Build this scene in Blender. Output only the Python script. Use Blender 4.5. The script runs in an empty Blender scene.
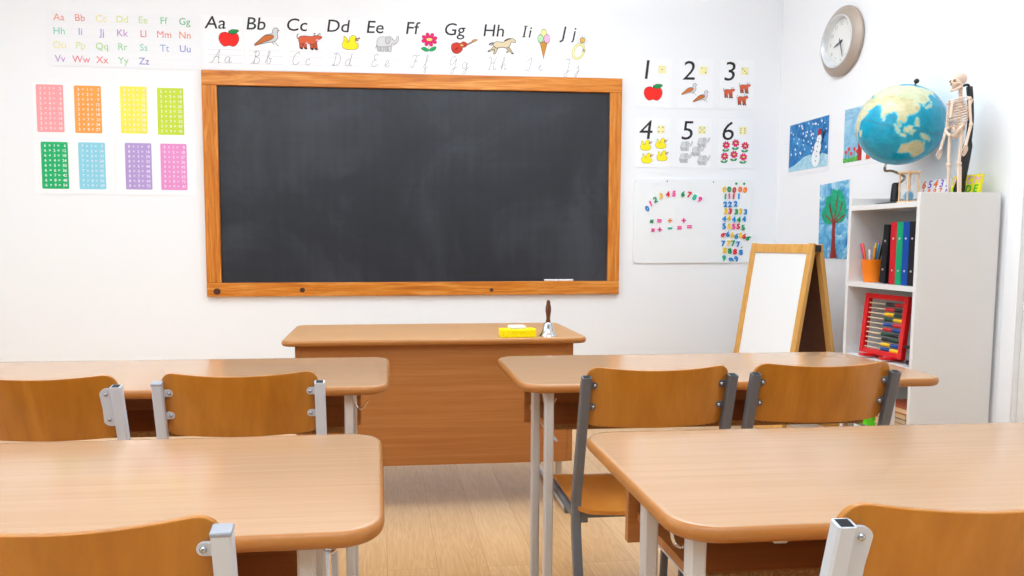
import bpy, bmesh, math, random
from mathutils import Vector, Matrix, Euler
random.seed(7)
R = math.radians
COL = bpy.context.scene.collection
SC = bpy.context.scene

# ------------------------------------------------------------------ materials
def lin(c):
    if isinstance(c, str):
        c = c.lstrip('#'); c = ''.join(q*2 for q in c) if len(c) == 3 else c; c = [int(c[i:i+2], 16)/255 for i in (0, 2, 4)]
        return tuple(x/12.92 if x <= .04045 else ((x+.055)/1.055)**2.4 for x in c) + (1,)
    return tuple(c) + (1,)
MATS = {}
def mat(name, col, rough=.5, metal=0., spec=.5, coat=0., trans=0., ior=1.45):
    if name in MATS: return MATS[name]
    m = bpy.data.materials.new(name); m.use_nodes = True
    b = m.node_tree.nodes['Principled BSDF']
    b.inputs['Base Color'].default_value = lin(col)
    b.inputs['Roughness'].default_value = rough
    b.inputs['Metallic'].default_value = metal
    b.inputs['Specular IOR Level'].default_value = spec
    b.inputs['Coat Weight'].default_value = coat
    b.inputs['Transmission Weight'].default_value = trans
    b.inputs['IOR'].default_value = ior
    MATS[name] = m; return m
class NT:
    def __init__(s, m): s.t = m.node_tree; s.b = s.t.nodes['Principled BSDF']
    def n(s, typ, ins={}, **kw):
        x = s.t.nodes.new(typ)
        for k, v in kw.items(): setattr(x, k, v)
        for k, v in ins.items():
            if isinstance(v, bpy.types.NodeSocket): s.t.links.new(v, x.inputs[k])
            else: x.inputs[k].default_value = v
        return x
    def l(s, a, b): s.t.links.new(a, b)
    def ramp(s, fac, stops):
        r = s.n('ShaderNodeValToRGB', {'Fac': fac}); e = r.color_ramp.elements
        while len(e) < len(stops): e.new(.5)
        for el, (p, c) in zip(e, stops): el.position = p; el.color = lin(c)
        return r.outputs['Color']
def wood(name, c0, c1, c2, scale=(1.2, 28, 28), rough=.3, spec=.5, coat=0., fine=.35, dist=.6):
    """procedural wood; grain runs along the axis with the smallest scale"""
    if name in MATS: return MATS[name]
    m = mat(name, c1, rough, 0, spec, coat); t = NT(m)
    tc = t.n('ShaderNodeTexCoord'); oi = t.n('ShaderNodeObjectInfo')
    off = t.n('ShaderNodeVectorMath', {0: tc.outputs['Object'], 1: oi.outputs['Location']}, operation='ADD')
    mp = t.n('ShaderNodeMapping', {'Vector': off.outputs[0], 'Scale': scale})
    n1 = t.n('ShaderNodeTexNoise', {'Vector': mp.outputs[0], 'Scale': 1.0, 'Detail': 6., 'Roughness': .62, 'Distortion': dist})
    mp2 = t.n('ShaderNodeMapping', {'Vector': off.outputs[0], 'Scale': [x*4.5 for x in scale]})
    n2 = t.n('ShaderNodeTexNoise', {'Vector': mp2.outputs[0], 'Scale': 1.0, 'Detail': 3.})
    mx = t.n('ShaderNodeMix', {'Factor': fine, 'A': n1.outputs[0], 'B': n2.outputs[0]})
    col = t.ramp(mx.outputs[0], [(.3, c0), (.5, c1), (.7, c2)])
    t.l(col, t.b.inputs['Base Color']); return m

M_WALL = mat('white_wall_paint', '#f5f6f9', .7, spec=.25)
def wall_detail(m):
    t = NT(m); tc = t.n('ShaderNodeTexCoord')
    n = t.n('ShaderNodeTexNoise', {'Vector': tc.outputs['Object'], 'Scale': 60., 'Detail': 4.})
    bp = t.n('ShaderNodeBump', {'Height': n.outputs[0], 'Strength': .06, 'Distance': .004}); t.l(bp.outputs[0], t.b.inputs['Normal'])
wall_detail(M_WALL)
M_CEIL = mat('white_ceiling_paint', '#f2f2f2', .9)
M_TRIM = mat('white_gloss_trim', '#f2f1f0', .35)
M_DOOR = mat('cream_door_paint', '#e4e2de', .4)
M_PAPER = mat('white_paper', '#f4f4f8', .6, spec=.2)
M_PAPERB = mat('bright_paper', '#f9f9fc', .6, spec=.2)
M_BEECH = wood('beech_laminate', '#b18b67', '#b79170', '#bd9879', (1.3, 85, 85), .17, .38, 0, .4, .3)
M_BEECHD = wood('beech_laminate_front', '#a2622f', '#af7039', '#bb7e48', (1.0, 46, 46), .38, .4, 0, .35, .4)
M_EDGE = wood('beech_edge_band', '#a2662d', '#ab6e34', '#b4773d', (2, 40, 40), .35, .5)
M_TEACH = wood('teacher_beech', '#be8e64', '#c4976c', '#ca9f75', (1.0, 60, 60), .34, .35, 0, .4, .3)
M_CHIP = wood('chipboard_edge', '#5d3a1c', '#8a6136', '#b08a58', (150, 150, 150), .8, .2)
M_PLY = wood('varnished_plywood', '#a2621a', '#b57223', '#c58233', (11, 11, 1.3), .28, .5, .2, .25, .8)
M_PLYS = wood('varnished_plywood_seat', '#a8621a', '#b87226', '#cc8e48', (8, 1.6, 8), .28, .5, .2, .25, .8)
M_PINE = wood('orange_pine', '#a2500c', '#c9761f', '#e2a050', (1.6, 20, 20), .4, .4, .1, .3, 2.2)
M_PINEV = wood('orange_pine_upright', '#a2500c', '#c9761f', '#e2a050', (20, 20, 1.6), .4, .4, .1, .3, 2.2)
M_KNOT = mat('pine_knot', '#4a220c', .5)
M_EASEL = wood('easel_pine', '#c48a3d', '#d29c50', '#dcab64', (30, 30, 1.8), .4)
M_HARD = wood('brown_hardboard', '#54290f', '#5f3014', '#6a381a', (20, 20, 20), .6)
M_STEELL = mat('light_grey_steel', '#d2d8e2', .35, .1)
M_STEELD = mat('dark_grey_steel', '#6c6e73', .35, .35)
M_LEG = mat('warm_grey_steel', '#cdc9c6', .4, .1)
M_TUBESHADE = mat('tube_mouth_shade', '#1a1c20', .8)  # near-black colour painting the shade inside open tube ends
M_CHROME = mat('chrome', '#d8dade', .12, 1.)
M_BOLT = mat('bolt_steel', '#b9bcc0', .25, .9)
M_BLACK = mat('black_plastic', '#121214', .35)
M_MELA = mat('white_melamine', '#e2e0df', .35)
M_WB = mat('whiteboard', '#f5f7f9', .15)
M_INK = mat('black_ink', '#1c1a1c', .6)
M_PENCIL = mat('pencil_grey', '#9a9ba3', .7)
M_LINE = mat('ruled_line', '#cdced8', .7)
def ink(c): return mat('ink_'+c.lstrip('#'), c, .6, spec=.2)
def plastic(c): return mat('plastic_'+c.lstrip('#'), c, .32)

def floor_mat():
    m = mat('oak_laminate_floor', '#c89b66', .28, 0, .5, .1); t = NT(m)
    tc = t.n('ShaderNodeTexCoord')
    rot = t.n('ShaderNodeMapping', {'Vector': tc.outputs['Object'], 'Rotation': (0, 0, R(90))})
    br = t.n('ShaderNodeTexBrick', {'Vector': rot.outputs[0], 'Color1': (0.1, .1, .1, 1), 'Color2': (.9, .9, .9, 1), 'Mortar': (.5, .5, .5, 1), 'Scale': 1.0,
            'Mortar Size': .0008, 'Brick Width': 1.25, 'Row Height': .17, 'Bias': 0.})
    br.offset = .37; br.offset_frequency = 2
    sh = t.n('ShaderNodeVectorMath', {0: br.outputs['Color'], 1: (7.3, 3.1, 0)}, operation='MULTIPLY')
    ad = t.n('ShaderNodeVectorMath', {0: tc.outputs['Object'], 1: sh.outputs[0]}, operation='ADD')
    mp = t.n('ShaderNodeMapping', {'Vector': ad.outputs[0], 'Scale': (16, 1.6, 1)})
    n1 = t.n('ShaderNodeTexNoise', {'Vector': mp.outputs[0], 'Scale': 1., 'Detail': 3., 'Distortion': 1.6})
    wv = t.n('ShaderNodeMath', {0: n1.outputs[0], 1: 46.}, operation='MULTIPLY')
    sn = t.n('ShaderNodeMath', {0: wv.outputs[0]}, operation='SINE')
    mp2 = t.n('ShaderNodeMapping', {'Vector': ad.outputs[0], 'Scale': (160, 6, 1)})
    n2 = t.n('ShaderNodeTexNoise', {'Vector': mp2.outputs[0], 'Scale': 1., 'Detail': 4.})
    a = t.n('ShaderNodeMath', {0: sn.outputs[0], 1: .09, 2: .12}, operation='MULTIPLY_ADD')
    b = t.n('ShaderNodeMath', {0: n2.outputs[0], 1: .45, 2: a.outputs[0]}, operation='MULTIPLY_ADD')
    c = t.n('ShaderNodeMath', {0: br.outputs['Color'], 1: .3, 2: b.outputs[0]}, operation='MULTIPLY_ADD')
    col = t.ramp(c.outputs[0], [(.2, '#c09462'), (.5, '#d0a673'), (.8, '#deba8c')])
    dk = t.n('ShaderNodeMix', {'A': col, 'B': lin('#8f6235')}, data_type='RGBA')
    t.l(br.outputs['Fac'], dk.inputs['Factor'])
    for s in dk.inputs:
        pass
    t.l(col, dk.inputs[6]); dk.inputs[7].default_value = lin('#a97c4c')
    t.l(dk.outputs[2], t.b.inputs['Base Color']); return m
M_FLOOR = floor_mat()

def board_mat():
    m = mat('slate_board', '#3a3c42', .36, 0, .42); t = NT(m); tc = t.n('ShaderNodeTexCoord')
    n1 = t.n('ShaderNodeTexNoise', {'Vector': tc.outputs['Object'], 'Scale': 1.6, 'Detail': 6., 'Roughness': .6, 'Distortion': .8})
    mp = t.n('ShaderNodeMapping', {'Vector': tc.outputs['Object'], 'Scale': (26, 26, 1.6)})
    n2 = t.n('ShaderNodeTexNoise', {'Vector': mp.outputs[0], 'Scale': 1., 'Detail': 5.})
    mp3 = t.n('ShaderNodeMapping', {'Vector': tc.outputs['Object'], 'Scale': (2, 2, 30), 'Rotation': (0, R(25), 0)})
    n3 = t.n('ShaderNodeTexNoise', {'Vector': mp3.outputs[0], 'Scale': 1., 'Detail': 5.})
    a = t.n('ShaderNodeMath', {0: n2.outputs[0], 1: .2, 2: n1.outputs[0]}, operation='MULTIPLY_ADD')
    b = t.n('ShaderNodeMath', {0: n3.outputs[0], 1: .1, 2: a.outputs[0]}, operation='MULTIPLY_ADD')
    c = t.ramp(b.outputs[0], [(.38, '#212429'), (.62, '#292b31'), (.82, '#383b42')])
    t.l(c, t.b.inputs['Base Color']); return m
M_BOARD = board_mat()
def paint_mat(name, c0, c1, c2, sc=14):
    m = mat(name, c1, .6, spec=.2); t = NT(m); tc = t.n('ShaderNodeTexCoord')
    n1 = t.n('ShaderNodeTexNoise', {'Vector': tc.outputs['Object'], 'Scale': float(sc), 'Detail': 5., 'Roughness': .6, 'Distortion': 1.4})
    t.l(t.ramp(n1.outputs[0], [(.32, c0), (.5, c1), (.7, c2)]), t.b.inputs['Base Color']); return m

# ------------------------------------------------------------------ mesh builder
def catmull(pts, k=6, closed=False):
    pts = [Vector(p) for p in pts]; n = len(pts); out = []
    segs = n if closed else n-1
    for i in range(segs):
        if closed: p0, p1, p2, p3 = pts[i-1], pts[i], pts[(i+1) % n], pts[(i+2) % n]
        else: p0, p1, p2, p3 = pts[max(i-1, 0)], pts[i], pts[i+1], pts[min(i+2, n-1)]
        for j in range(k):
            t = j/k
            out.append(.5*((2*p1)+(p2-p0)*t+(2*p0-5*p1+4*p2-p3)*t*t+(3*p1-p0-3*p2+p3)*t**3))
    if not closed: out.append(pts[-1])
    return out
def rrect(x0, x1, y0, y1, r, n=6):
    out = []
    for cx, cy, a in ((x1-r, y1-r, 0), (x0+r, y1-r, 90), (x0+r, y0+r, 180), (x1-r, y0+r, 270)):
        for i in range(n+1):
            t = R(a+90*i/n); out.append((cx+r*math.cos(t), cy+r*math.sin(t)))
    return out
TXT = {}
def glyphs(s, shear=0., offset=0., ext=0., res=3):
    key = (s, shear, offset, ext, res)
    if key not in TXT:
        cu = bpy.data.curves.new('t', 'FONT'); cu.body = s; cu.size = 1.; cu.shear = shear; cu.offset = offset
        cu.resolution_u = res; cu.extrude = ext; cu.fill_mode = 'BOTH' if ext else 'FRONT'
        o = bpy.data.objects.new('t', cu); COL.objects.link(o)
        bpy.context.view_layer.update()
        me = bpy.data.meshes.new_from_object(o.evaluated_get(bpy.context.evaluated_depsgraph_get()))
        V = [tuple(v.co) for v in me.vertices]; F = [tuple(p.vertices) for p in me.polygons]
        bpy.data.objects.remove(o); bpy.data.curves.remove(cu); bpy.data.meshes.remove(me)
        xs = [v[0] for v in V] or [0]; ys = [v[1] for v in V] or [0]
        TXT[key] = (V, F, min(xs), max(xs), min(ys), max(ys))
    return TXT[key]
CAP = .684
class B:
    def __init__(s): s.v = []; s.f = []; s.mi = []; s.sm = []; s.mats = []
    def m(s, m):
        if m not in s.mats: s.mats.append(m)
        return s.mats.index(m)
    def add(s, V, F, m, smooth=False, X=None):
        k = len(s.v); i = s.m(m)
        s.v += [tuple(X @ Vector(p)) if X else tuple(p) for p in V]
        for f in F: s.f.append([k+a for a in f]); s.mi.append(i); s.sm.append(smooth)
        return s
    def box(s, x0, x1, y0, y1, z0, z1, m, X=None):
        V = [(x, y, z) for x in (x0, x1) for y in (y0, y1) for z in (z0, z1)]
        return s.add(V, [(0, 1, 3, 2), (4, 6, 7, 5), (0, 4, 5, 1), (2, 3, 7, 6), (0, 2, 6, 4), (1, 5, 7, 3)], m, False, X)
    def sweep(s, pts, prof, m, closed=False, smooth=True, up=(0, 0, 1), caps=True, scales=None, X=None):
        P = [Vector(p) for p in pts]; n = len(P); k = len(prof); V = []; F = []
        side = None
        for i, p in enumerate(P):
            if closed: t = (P[(i+1) % n]-P[i-1])
            else: t = P[min(i+1, n-1)]-P[max(i-1, 0)]
            t.normalize()
            if side is None:
                u = Vector(up)
                if abs(u.dot(t)) > .95: u = Vector((0, 1, 0)) if abs(t.y) < .9 else Vector((1, 0, 0))
                side = t.cross(u).normalized()
            else: side = (side - t*side.dot(t)).normalized()
            u = side.cross(t); sc = scales[i] if scales else 1.
            for a, b in prof: V.append(p+side*a*sc+u*b*sc)
        for i in range(n if closed else n-1):
            j = (i+1) % n
            for q in range(k): F.append((i*k+q, j*k+q, j*k+(q+1) % k, i*k+(q+1) % k))
        if caps and not closed: F += [tuple(range(k)), tuple((n-1)*k+q for q in reversed(range(k)))]
        return s.add(V, F, m, smooth, X)
    def tube(s, pts, r, m, n=10, closed=False, scales=None, X=None):
        return s.sweep(pts, [(r*math.cos(2*math.pi*i/n), r*math.sin(2*math.pi*i/n)) for i in range(n)], m, closed, True, scales=scales, X=X)
    def qtube(s, pts, w, h, m, up=(0, 0, 1), bev=.15, caps=True):
        a, b = w/2, h/2; c = min(w, h)*bev
        pr = [(a-c, -b), (a, -b+c), (a, b-c), (a-c, b), (-a+c, b), (-a, b-c), (-a, -b+c), (-a+c, -b)]
        return s.sweep(pts, pr, m, False, False, up, caps)
    def lathe(s, prof, m, n=24, X=None, smooth=True, caps=True):
        V = []; F = []; k = len(prof)
        for i in range(n):
            a = 2*math.pi*i/n
            for r, z in prof: V.append((r*math.cos(a), r*math.sin(a), z))
        for i in range(n):
            j = (i+1) % n
            for q in range(k-1): F.append((i*k+q, j*k+q, j*k+q+1, i*k+q+1))
        if caps and prof[0][0] > 1e-5: F.append(tuple(i*k for i in reversed(range(n))))
        if caps and prof[-1][0] > 1e-5: F.append(tuple(i*k+k-1 for i in range(n)))
        return s.add(V, F, m, smooth, X)
    def ell(s, c, r, m, nu=16, nv=10, X=None):
        if not hasattr(r, '__len__'): r = (r, r, r)
        pr = [(math.sin(math.pi*i/nv), -math.cos(math.pi*i/nv)) for i in range(nv+1)]
        T = Matrix.Translation(c) @ Matrix.Diagonal((r[0], r[1], r[2], 1))
        return s.lathe(pr, m, nu, (X @ T) if X else T)
    def prism(s, poly, z0, z1, m, X=None, mside=None, smooth=False):
        n = len(poly)
        V = [(x, y, z0) for x, y in poly]+[(x, y, z1) for x, y in poly]
        s.add(V, [tuple(reversed(range(n))), tuple(range(n, 2*n))], m, False, X)
        return s.add(V, [(i, (i+1) % n, n+(i+1) % n, n+i) for i in range(n)], mside or m, smooth, X)
    # printing on sheets: local x right, y up, z toward the viewer
    def flat(s, poly, z, m): return s.add([(p[0], p[1], z) for p in poly], [tuple(range(len(poly)))], m)
    def ribbon(s, pts, w, z, m, closed=False):
        P = [Vector((p[0], p[1])) for p in pts]; n = len(P); V = []
        for i in range(n):
            t = (P[(i+1) % n]-P[i-1]) if closed else (P[min(i+1, n-1)]-P[max(i-1, 0)])
            if t.length < 1e-9: t = Vector((1, 0))
            t.normalize(); q = Vector((-t.y, t.x))*w/2
            V += [(P[i].x+q.x, P[i].y+q.y, z), (P[i].x-q.x, P[i].y-q.y, z)]
        return s.add(V, [(2*i, 2*i+1, 2*((i+1) % n)+1, 2*((i+1) % n)) for i in range(n if closed else n-1)], m)
    def text(s, t, x, y, cap, z, m, shear=0., anchor='l', offset=0., ext=0., X=None, rot=0., sx=1.):
        if 'M' in t: offset = 0.
        V, F, x0, x1, y0, y1 = glyphs(t, shear, offset, ext)
        k = cap/CAP
        ax = {'l': x0, 'c': (x0+x1)/2, 'r': x1}[anchor]
        c, sn = math.cos(rot), math.sin(rot); out = []
        for a, b, d in V:
            a = (a-ax)*k*sx; b = b*k
            out.append((x+a*c-b*sn, y+a*sn+b*c, z+d*k))
        return s.add(out, F, m, False, X)
    def build(s, name, parent=None, loc=(0, 0, 0), rot=(0, 0, 0), bevel=0., seg=2, sharp=35):
        me = bpy.data.meshes.new(name); me.from_pydata(s.v, [], s.f); 
        for m in s.mats: me.materials.append(m)
        me.polygons.foreach_set('material_index', s.mi); me.polygons.foreach_set('use_smooth', s.sm)
        me.update(); me.set_sharp_from_angle(angle=R(sharp))
        o = bpy.data.objects.new(name, me); COL.objects.link(o)
        o.location = loc; o.rotation_euler = rot; o.parent = parent
        if bevel:
            b = o.modifiers.new('bevel', 'BEVEL'); b.width = bevel; b.segments = seg; b.limit_method = 'ANGLE'; b.angle_limit = R(40)
        return o
def tag(o, label=None, cat=None, group=None, kind=None):
    if label: o['label'] = label
    if cat: o['category'] = cat
    if group: o['group'] = group
    if kind: o['kind'] = kind
    return o
def thing(name, label, cat, loc=(0, 0, 0), rz=0., group=None, rot=None):
    o = bpy.data.objects.new(name, None); COL.objects.link(o); o.empty_display_size = .05
    o.location = loc; o.rotation_euler = rot or (0, 0, rz)
    return tag(o, label, cat, group)
def copy_tree(o, parent=None):
    c = o.copy(); COL.objects.link(c); c.parent = parent
    for ch in list(o.children): copy_tree(ch, c)
    return c
BACK = (R(90), 0, 0); RIGHT = (R(90), 0, R(-90))

# ------------------------------------------------------------------ room
WX, LX, FY, CH = 2.42, -3.3, -7.0, 2.9
def structure(name, b, **k): return tag(b.build(name, **k), kind='structure')
structure('floor', B().box(LX-.1, WX+.1, FY, .1, -.05, 0, M_FLOOR))
structure('wall_back', B().box(LX-.1, WX+.1, 0, .1, 0, CH, M_WALL))
# right wall, opened for a door close to the bookcase
D0, D1, DH = -1.823, -2.74, 2.05
structure('wall_right', B().box(WX, WX+.1, D0, 0, 0, CH, M_WALL).box(WX, WX+.1, FY, D1, 0, CH, M_WALL).box(WX, WX+.1, D1, D0, DH, CH, M_WALL))
structure('ceiling', B().box(LX-.1, WX+.1, FY, .1, CH, CH+.05, M_CEIL))
# left wall with two window openings
wl = B(); ys = [FY, -5.6, -3.7, -3.2, -1.3, .0]
wl.box(LX-.1, LX, FY, 0, 0, .9, M_WALL).box(LX-.1, LX, FY, 0, 2.5, CH, M_WALL)
for a, b_ in ((FY, -5.6), (-3.7, -3.2), (-1.3, 0)): wl.box(LX-.1, LX, a, b_, .9, 2.5, M_WALL)
structure('wall_left', wl)
M_GLASS = mat('window_glass', '#ffffff', .0, trans=1., ior=1.01)
for i, (a, b_) in enumerate(((-5.6, -3.7), (-3.2, -1.3))):
    w = B(); x0, x1 = LX-.07, LX-.02; t = .06
    w.box(x0, x1, a, b_, .9, .9+t, M_TRIM).box(x0, x1, a, b_, 2.5-t, 2.5, M_TRIM)
    for y in (a, (a+b_)/2-t/2, b_-t): w.box(x0, x1, y, y+t, .9+t, 2.5-t, M_TRIM)
    structure('window_%d' % (i+1), w, bevel=.004)
structure('baseboard_back', B().box(LX, WX-.014, -.014, 0, 0, .08, M_TRIM), bevel=.004)
structure('baseboard_right', B().box(WX-.014, WX, D0+.07, 0, 0, .08, M_TRIM), bevel=.004)
tr = B()
for y0, y1 in ((D0-.0, D0+.066), (D1-.066, D1)): tr.box(WX-.006, WX, y0, y1, 0, DH+.066, M_WALL)
tr.box(WX-.006, WX, D1, D0, DH, DH+.066, M_WALL)
structure('trim_1', tr, bevel=.004)
dr = structure('door_1', B().box(WX+.02, WX+.06, D1+.001, D0-.001, .004, DH-.001, M_DOOR), bevel=.003)

# ------------------------------------------------------------------ blackboard
bx0, bx1, bz0, bz1 = -1.0281, 1.4168, .7789, 2.0665
bb = thing('blackboard', 'large dark slate blackboard in an orange pine frame on the back wall', 'blackboard', ((bx0+bx1)/2, 0, bz0))
W2, Hh = (bx1-bx0)/2, bz1-bz0
B().box(-W2+.04, W2-.04, -.012, -.001, .04, Hh-.04, M_BOARD).build('writing_surface', bb)
def kn(b, x, z, r):
    X = Matrix.Translation((x, -.0305, z)) @ Matrix.Rotation(R(90), 4, 'X')
    b.prism([(r*math.cos(t/12*2*math.pi), r*.9*math.sin(t/12*2*math.pi)) for t in range(12)], 0, .0012, M_KNOT, X)
B().box(-W2, W2, -.030, -.001, Hh-.083, Hh, M_PINE).build('top_rail', bb, bevel=.003)
br_ = B().box(-W2, W2, -.030, -.001, 0, .080, M_PINE)
kn(br_, -W2+.058, .030, .021); kn(br_, -W2+.545, .036, .016); kn(br_, .44, .03, .012)
br_.build('bottom_rail', bb, bevel=.003)
B().box(-W2, -W2+.084, -.030, -.001, .0805, Hh-.0835, M_PINEV).build('stile', bb, bevel=.003)
B().box(W2-.072, W2, -.030, -.001, .0805, Hh-.0835, M_PINEV).build('stile', bb, bevel=.003)
M_CHALK = mat('white_chalk', '#f6f4f2', .9)
for x, side in ((1.000, 'left'), (1.091, 'right')):
    X = Matrix.Translation((0, 0, 0)) @ Matrix.Rotation(R(90), 4, 'Y')
    c = B().lathe([(0, -.044), (.0055, -.0435), (.0062, -.042), (.0062, .042), (.0055, .0435), (0, .044)], M_CHALK, 14, X)
    tag(c.build('chalk_stick', loc=(x, -.0205, bz0+.080+.0062)), 'white chalk stick on the lower blackboard frame, %s one of the two' % side, 'chalk', 'chalk sticks on the blackboard')

# ------------------------------------------------------------------ printed pictures (unit-square drawings)
L1 = .0005
def art(b, prims, ox, oy, sx, sy, z, ow=.02, oc='#4a3a38'):
    """prims: list of (shape, colour, outlined). Outlines first, fills over them."""
    def P(p): return (ox+p[0]*sx, oy+p[1]*sy)
    def shape(sh, grow):
        k = sh[0]
        if k == 'e':
            _, cx, cy, rx, ry, ro = sh; c, s_ = math.cos(R(ro)), math.sin(R(ro)); out = []
            for i in range(18):
                t = 2*math.pi*i/18; a, d = (rx+grow)*math.cos(t), (ry+grow)*math.sin(t)
                out.append((cx+a*c-d*s_, cy+a*s_+d*c))
            return out
        if k == 'c':
            _, x0, y0, x1, y1, r0, r1 = sh; r0 += grow; r1 += grow
            a = math.atan2(y1-y0, x1-x0); out = []
            for i in range(8): t = a+math.pi/2+math.pi*i/7; out.append((x0+r0*math.cos(t), y0+r0*math.sin(t)))
            for i in range(8): t = a-math.pi/2+math.pi*i/7; out.append((x1+r1*math.cos(t), y1+r1*math.sin(t)))
            return out
        if k == 'p': return [(q.x, q.y) for q in catmull([(x, y, 0) for x, y in sh[1]], 5, True)]
        if k == 'g': return sh[1]
        if k == 's': return [(q.x, q.y) for q in catmull([(x, y, 0) for x, y in sh[1]], 5)]
    zi = z
    for grp in prims:
        for sh, col, outl in grp:
            if outl:
                if sh[0] in 'pg': b.ribbon([P(p) for p in shape(sh, 0)], 2*ow*sx, zi, ink(oc), True)
                elif sh[0] != 's': b.flat([P(p) for p in shape(sh, ow)], zi, ink(oc))
        for sh, col, outl in grp:
            if sh[0] == 's': b.ribbon([P(p) for p in shape(sh, 0)], sh[2]*sx, zi+L1, ink(col))
            else: b.flat([P(p) for p in shape(sh, 0)], zi+L1, ink(col))
        zi += 2*L1
APPLE = [[(('p', [(.5, .76), (.66, .82), (.88, .74), (.97, .5), (.9, .22), (.72, .04), (.5, .09), (.28, .04), (.1, .22), (.03, .5), (.12, .74), (.34, .82)]), '#ea2a24', True)],
         [(('s', [(.5, .78), (.52, .92)], .04), '#3a2a1c', False), (('p', [(.53, .84), (.66, .97), (.97, .93), (.8, .76), (.6, .74)]), '#20904a', True)]]
BIRD = [[(('c', .8, .3, .98, .05, .012, .012), '#777', False), (('c', .68, .3, .82, .12, .012, .012), '#777', False)],
        [(('p', [(.04, .1), (.2, .3), (.46, .58), (.74, .68), (.79, .9), (.9, .98), (.98, .88), (.94, .7), (.96, .5), (.84, .3), (.6, .24), (.3, .16)]), '#d9d9dc', True), (('g', [(.97, .92), (1.06, .85), (.97, .84)]), '#8a6a50', False)],
        [(('p', [(.02, .08), (.2, .28), (.42, .54), (.74, .6), (.78, .48), (.62, .34), (.34, .22), (.16, .1)]), '#c9713a', True)]]
COW = [[(('s', [(.16, .72), (.06, .66), (.04, .84), (.1, .94)], .035), '#8a5a50', False), (('s', [(.74, .86), (.7, .97), (.78, .98)], .03), '#777', False), (('s', [(.84, .86), (.92, .97), (.97, .93)], .03), '#777', False)],
       [(('c', .2, .45, .2, .12, .07, .05), '#c8573a', True), (('c', .34, .4, .36, .12, .06, .045), '#c8573a', True), (('c', .62, .4, .62, .08, .07, .05), '#c8573a', True), (('c', .74, .42, .78, .08, .06, .045), '#c8573a', True)],
       [(('p', [(.12, .72), (.3, .8), (.6, .78), (.76, .84), (.96, .82), (1., .72), (.88, .62), (.8, .48), (.68, .34), (.4, .4), (.2, .36), (.12, .5)]), '#d2603f', True)],
       [(('e', .84, .58, .06, .06, 0), '#efb6cf', False), (('e', .42, .38, .06, .05, 0), '#efc0d4', False), (('c', .2, .1, .22, .06, .045, .045), '#43282a', False), (('c', .36, .1, .39, .06, .045, .045), '#43282a', False), (('c', .62, .07, .64, .03, .045, .045), '#43282a', False), (('c', .78, .07, .82, .03, .045, .045), '#43282a', False)]]
DUCK = [[(('p', [(.06, .42), (.16, .6), (.16, .9), (.26, .84), (.42, .58), (.48, .82), (.64, .98), (.8, .9), (.84, .72), (.76, .56), (.92, .42), (.94, .22), (.78, .06), (.4, .03), (.12, .14)]), '#f7e52a', True)],
        [(('p', [(.8, .78), (.98, .76), (1.02, .84), (.84, .7), (.96, .62), (.8, .66)]), '#e8912a', True), (('s', [(.3, .62), (.36, .5), (.5, .62)], .025), '#a8901e', False)]]
ELE = [[(('s', [(.1, .5), (.05, .34), (.03, .2)], .03), '#777', False)],
       [(('c', .17, .4, .17, .09, .075, .062), '#c6c6c9', True), (('c', .52, .36, .51, .09, .07, .06), '#c6c6c9', True)],
       [(('c', .31, .36, .33, .07, .07, .06), '#d0d0d2', True), (('c', .66, .38, .67, .07, .07, .06), '#d6d6d8', True)],
       [(('p', [(.08, .48), (.14, .78), (.34, .88), (.56, .86), (.7, .9), (.82, .74), (.88, .64), (.97, .74), (1.02, .94), (1.07, .9), (1.04, .66), (.9, .48), (.78, .52), (.70, .36), (.44, .32), (.14, .32)]), '#dadadc', True)],
       [(('p', [(.52, .88), (.68, .84), (.66, .6), (.56, .46), (.48, .62)]), '#cbcbce', True), (('e', .78, .74, .018, .018, 0), '#333', False)]]
def _petals(cx, cy, r, n, pr):
    return [(('c', cx+.3*r*math.cos(2*math.pi*i/n+.3), cy+.3*r*math.sin(2*math.pi*i/n+.3), cx+r*math.cos(2*math.pi*i/n+.3), cy+.8*r*math.sin(2*math.pi*i/n+.3), pr*.7, pr), '#ea1f6e', True) for i in range(n)]
FLOWER = [[(('s', [(.48, .5), (.47, .06)], .03), '#8a9a8a', False), (('p', [(.47, .08), (.3, .04), (.04, .18), (.2, .26), (.38, .18)]), '#1fa25a', True), (('p', [(.49, .08), (.6, .22), (.86, .3), (.82, .14), (.64, .06)]), '#1fa25a', True)],
          _petals(.5, .68, .36, 8, .085), [(('e', .5, .68, .17, .085, 0), '#e6dc7a', True)]]
GUITAR = [[(('c', .5, .5, .92, .84, .025, .02), '#b98a58', True), (('c', .88, .84, .98, .9, .05, .035), '#d8a868', True)],
          [(('p', [(.06, .34), (.08, .6), (.24, .7), (.38, .66), (.5, .76), (.62, .66), (.58, .5), (.46, .44), (.44, .28), (.3, .1), (.14, .14)]), '#c7392b', True)],
          [(('e', .44, .56, .065, .065, 0), '#e0b06a', True), (('c', .2, .3, .28, .42, .025, .025), '#6d2018', False)]]
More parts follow.
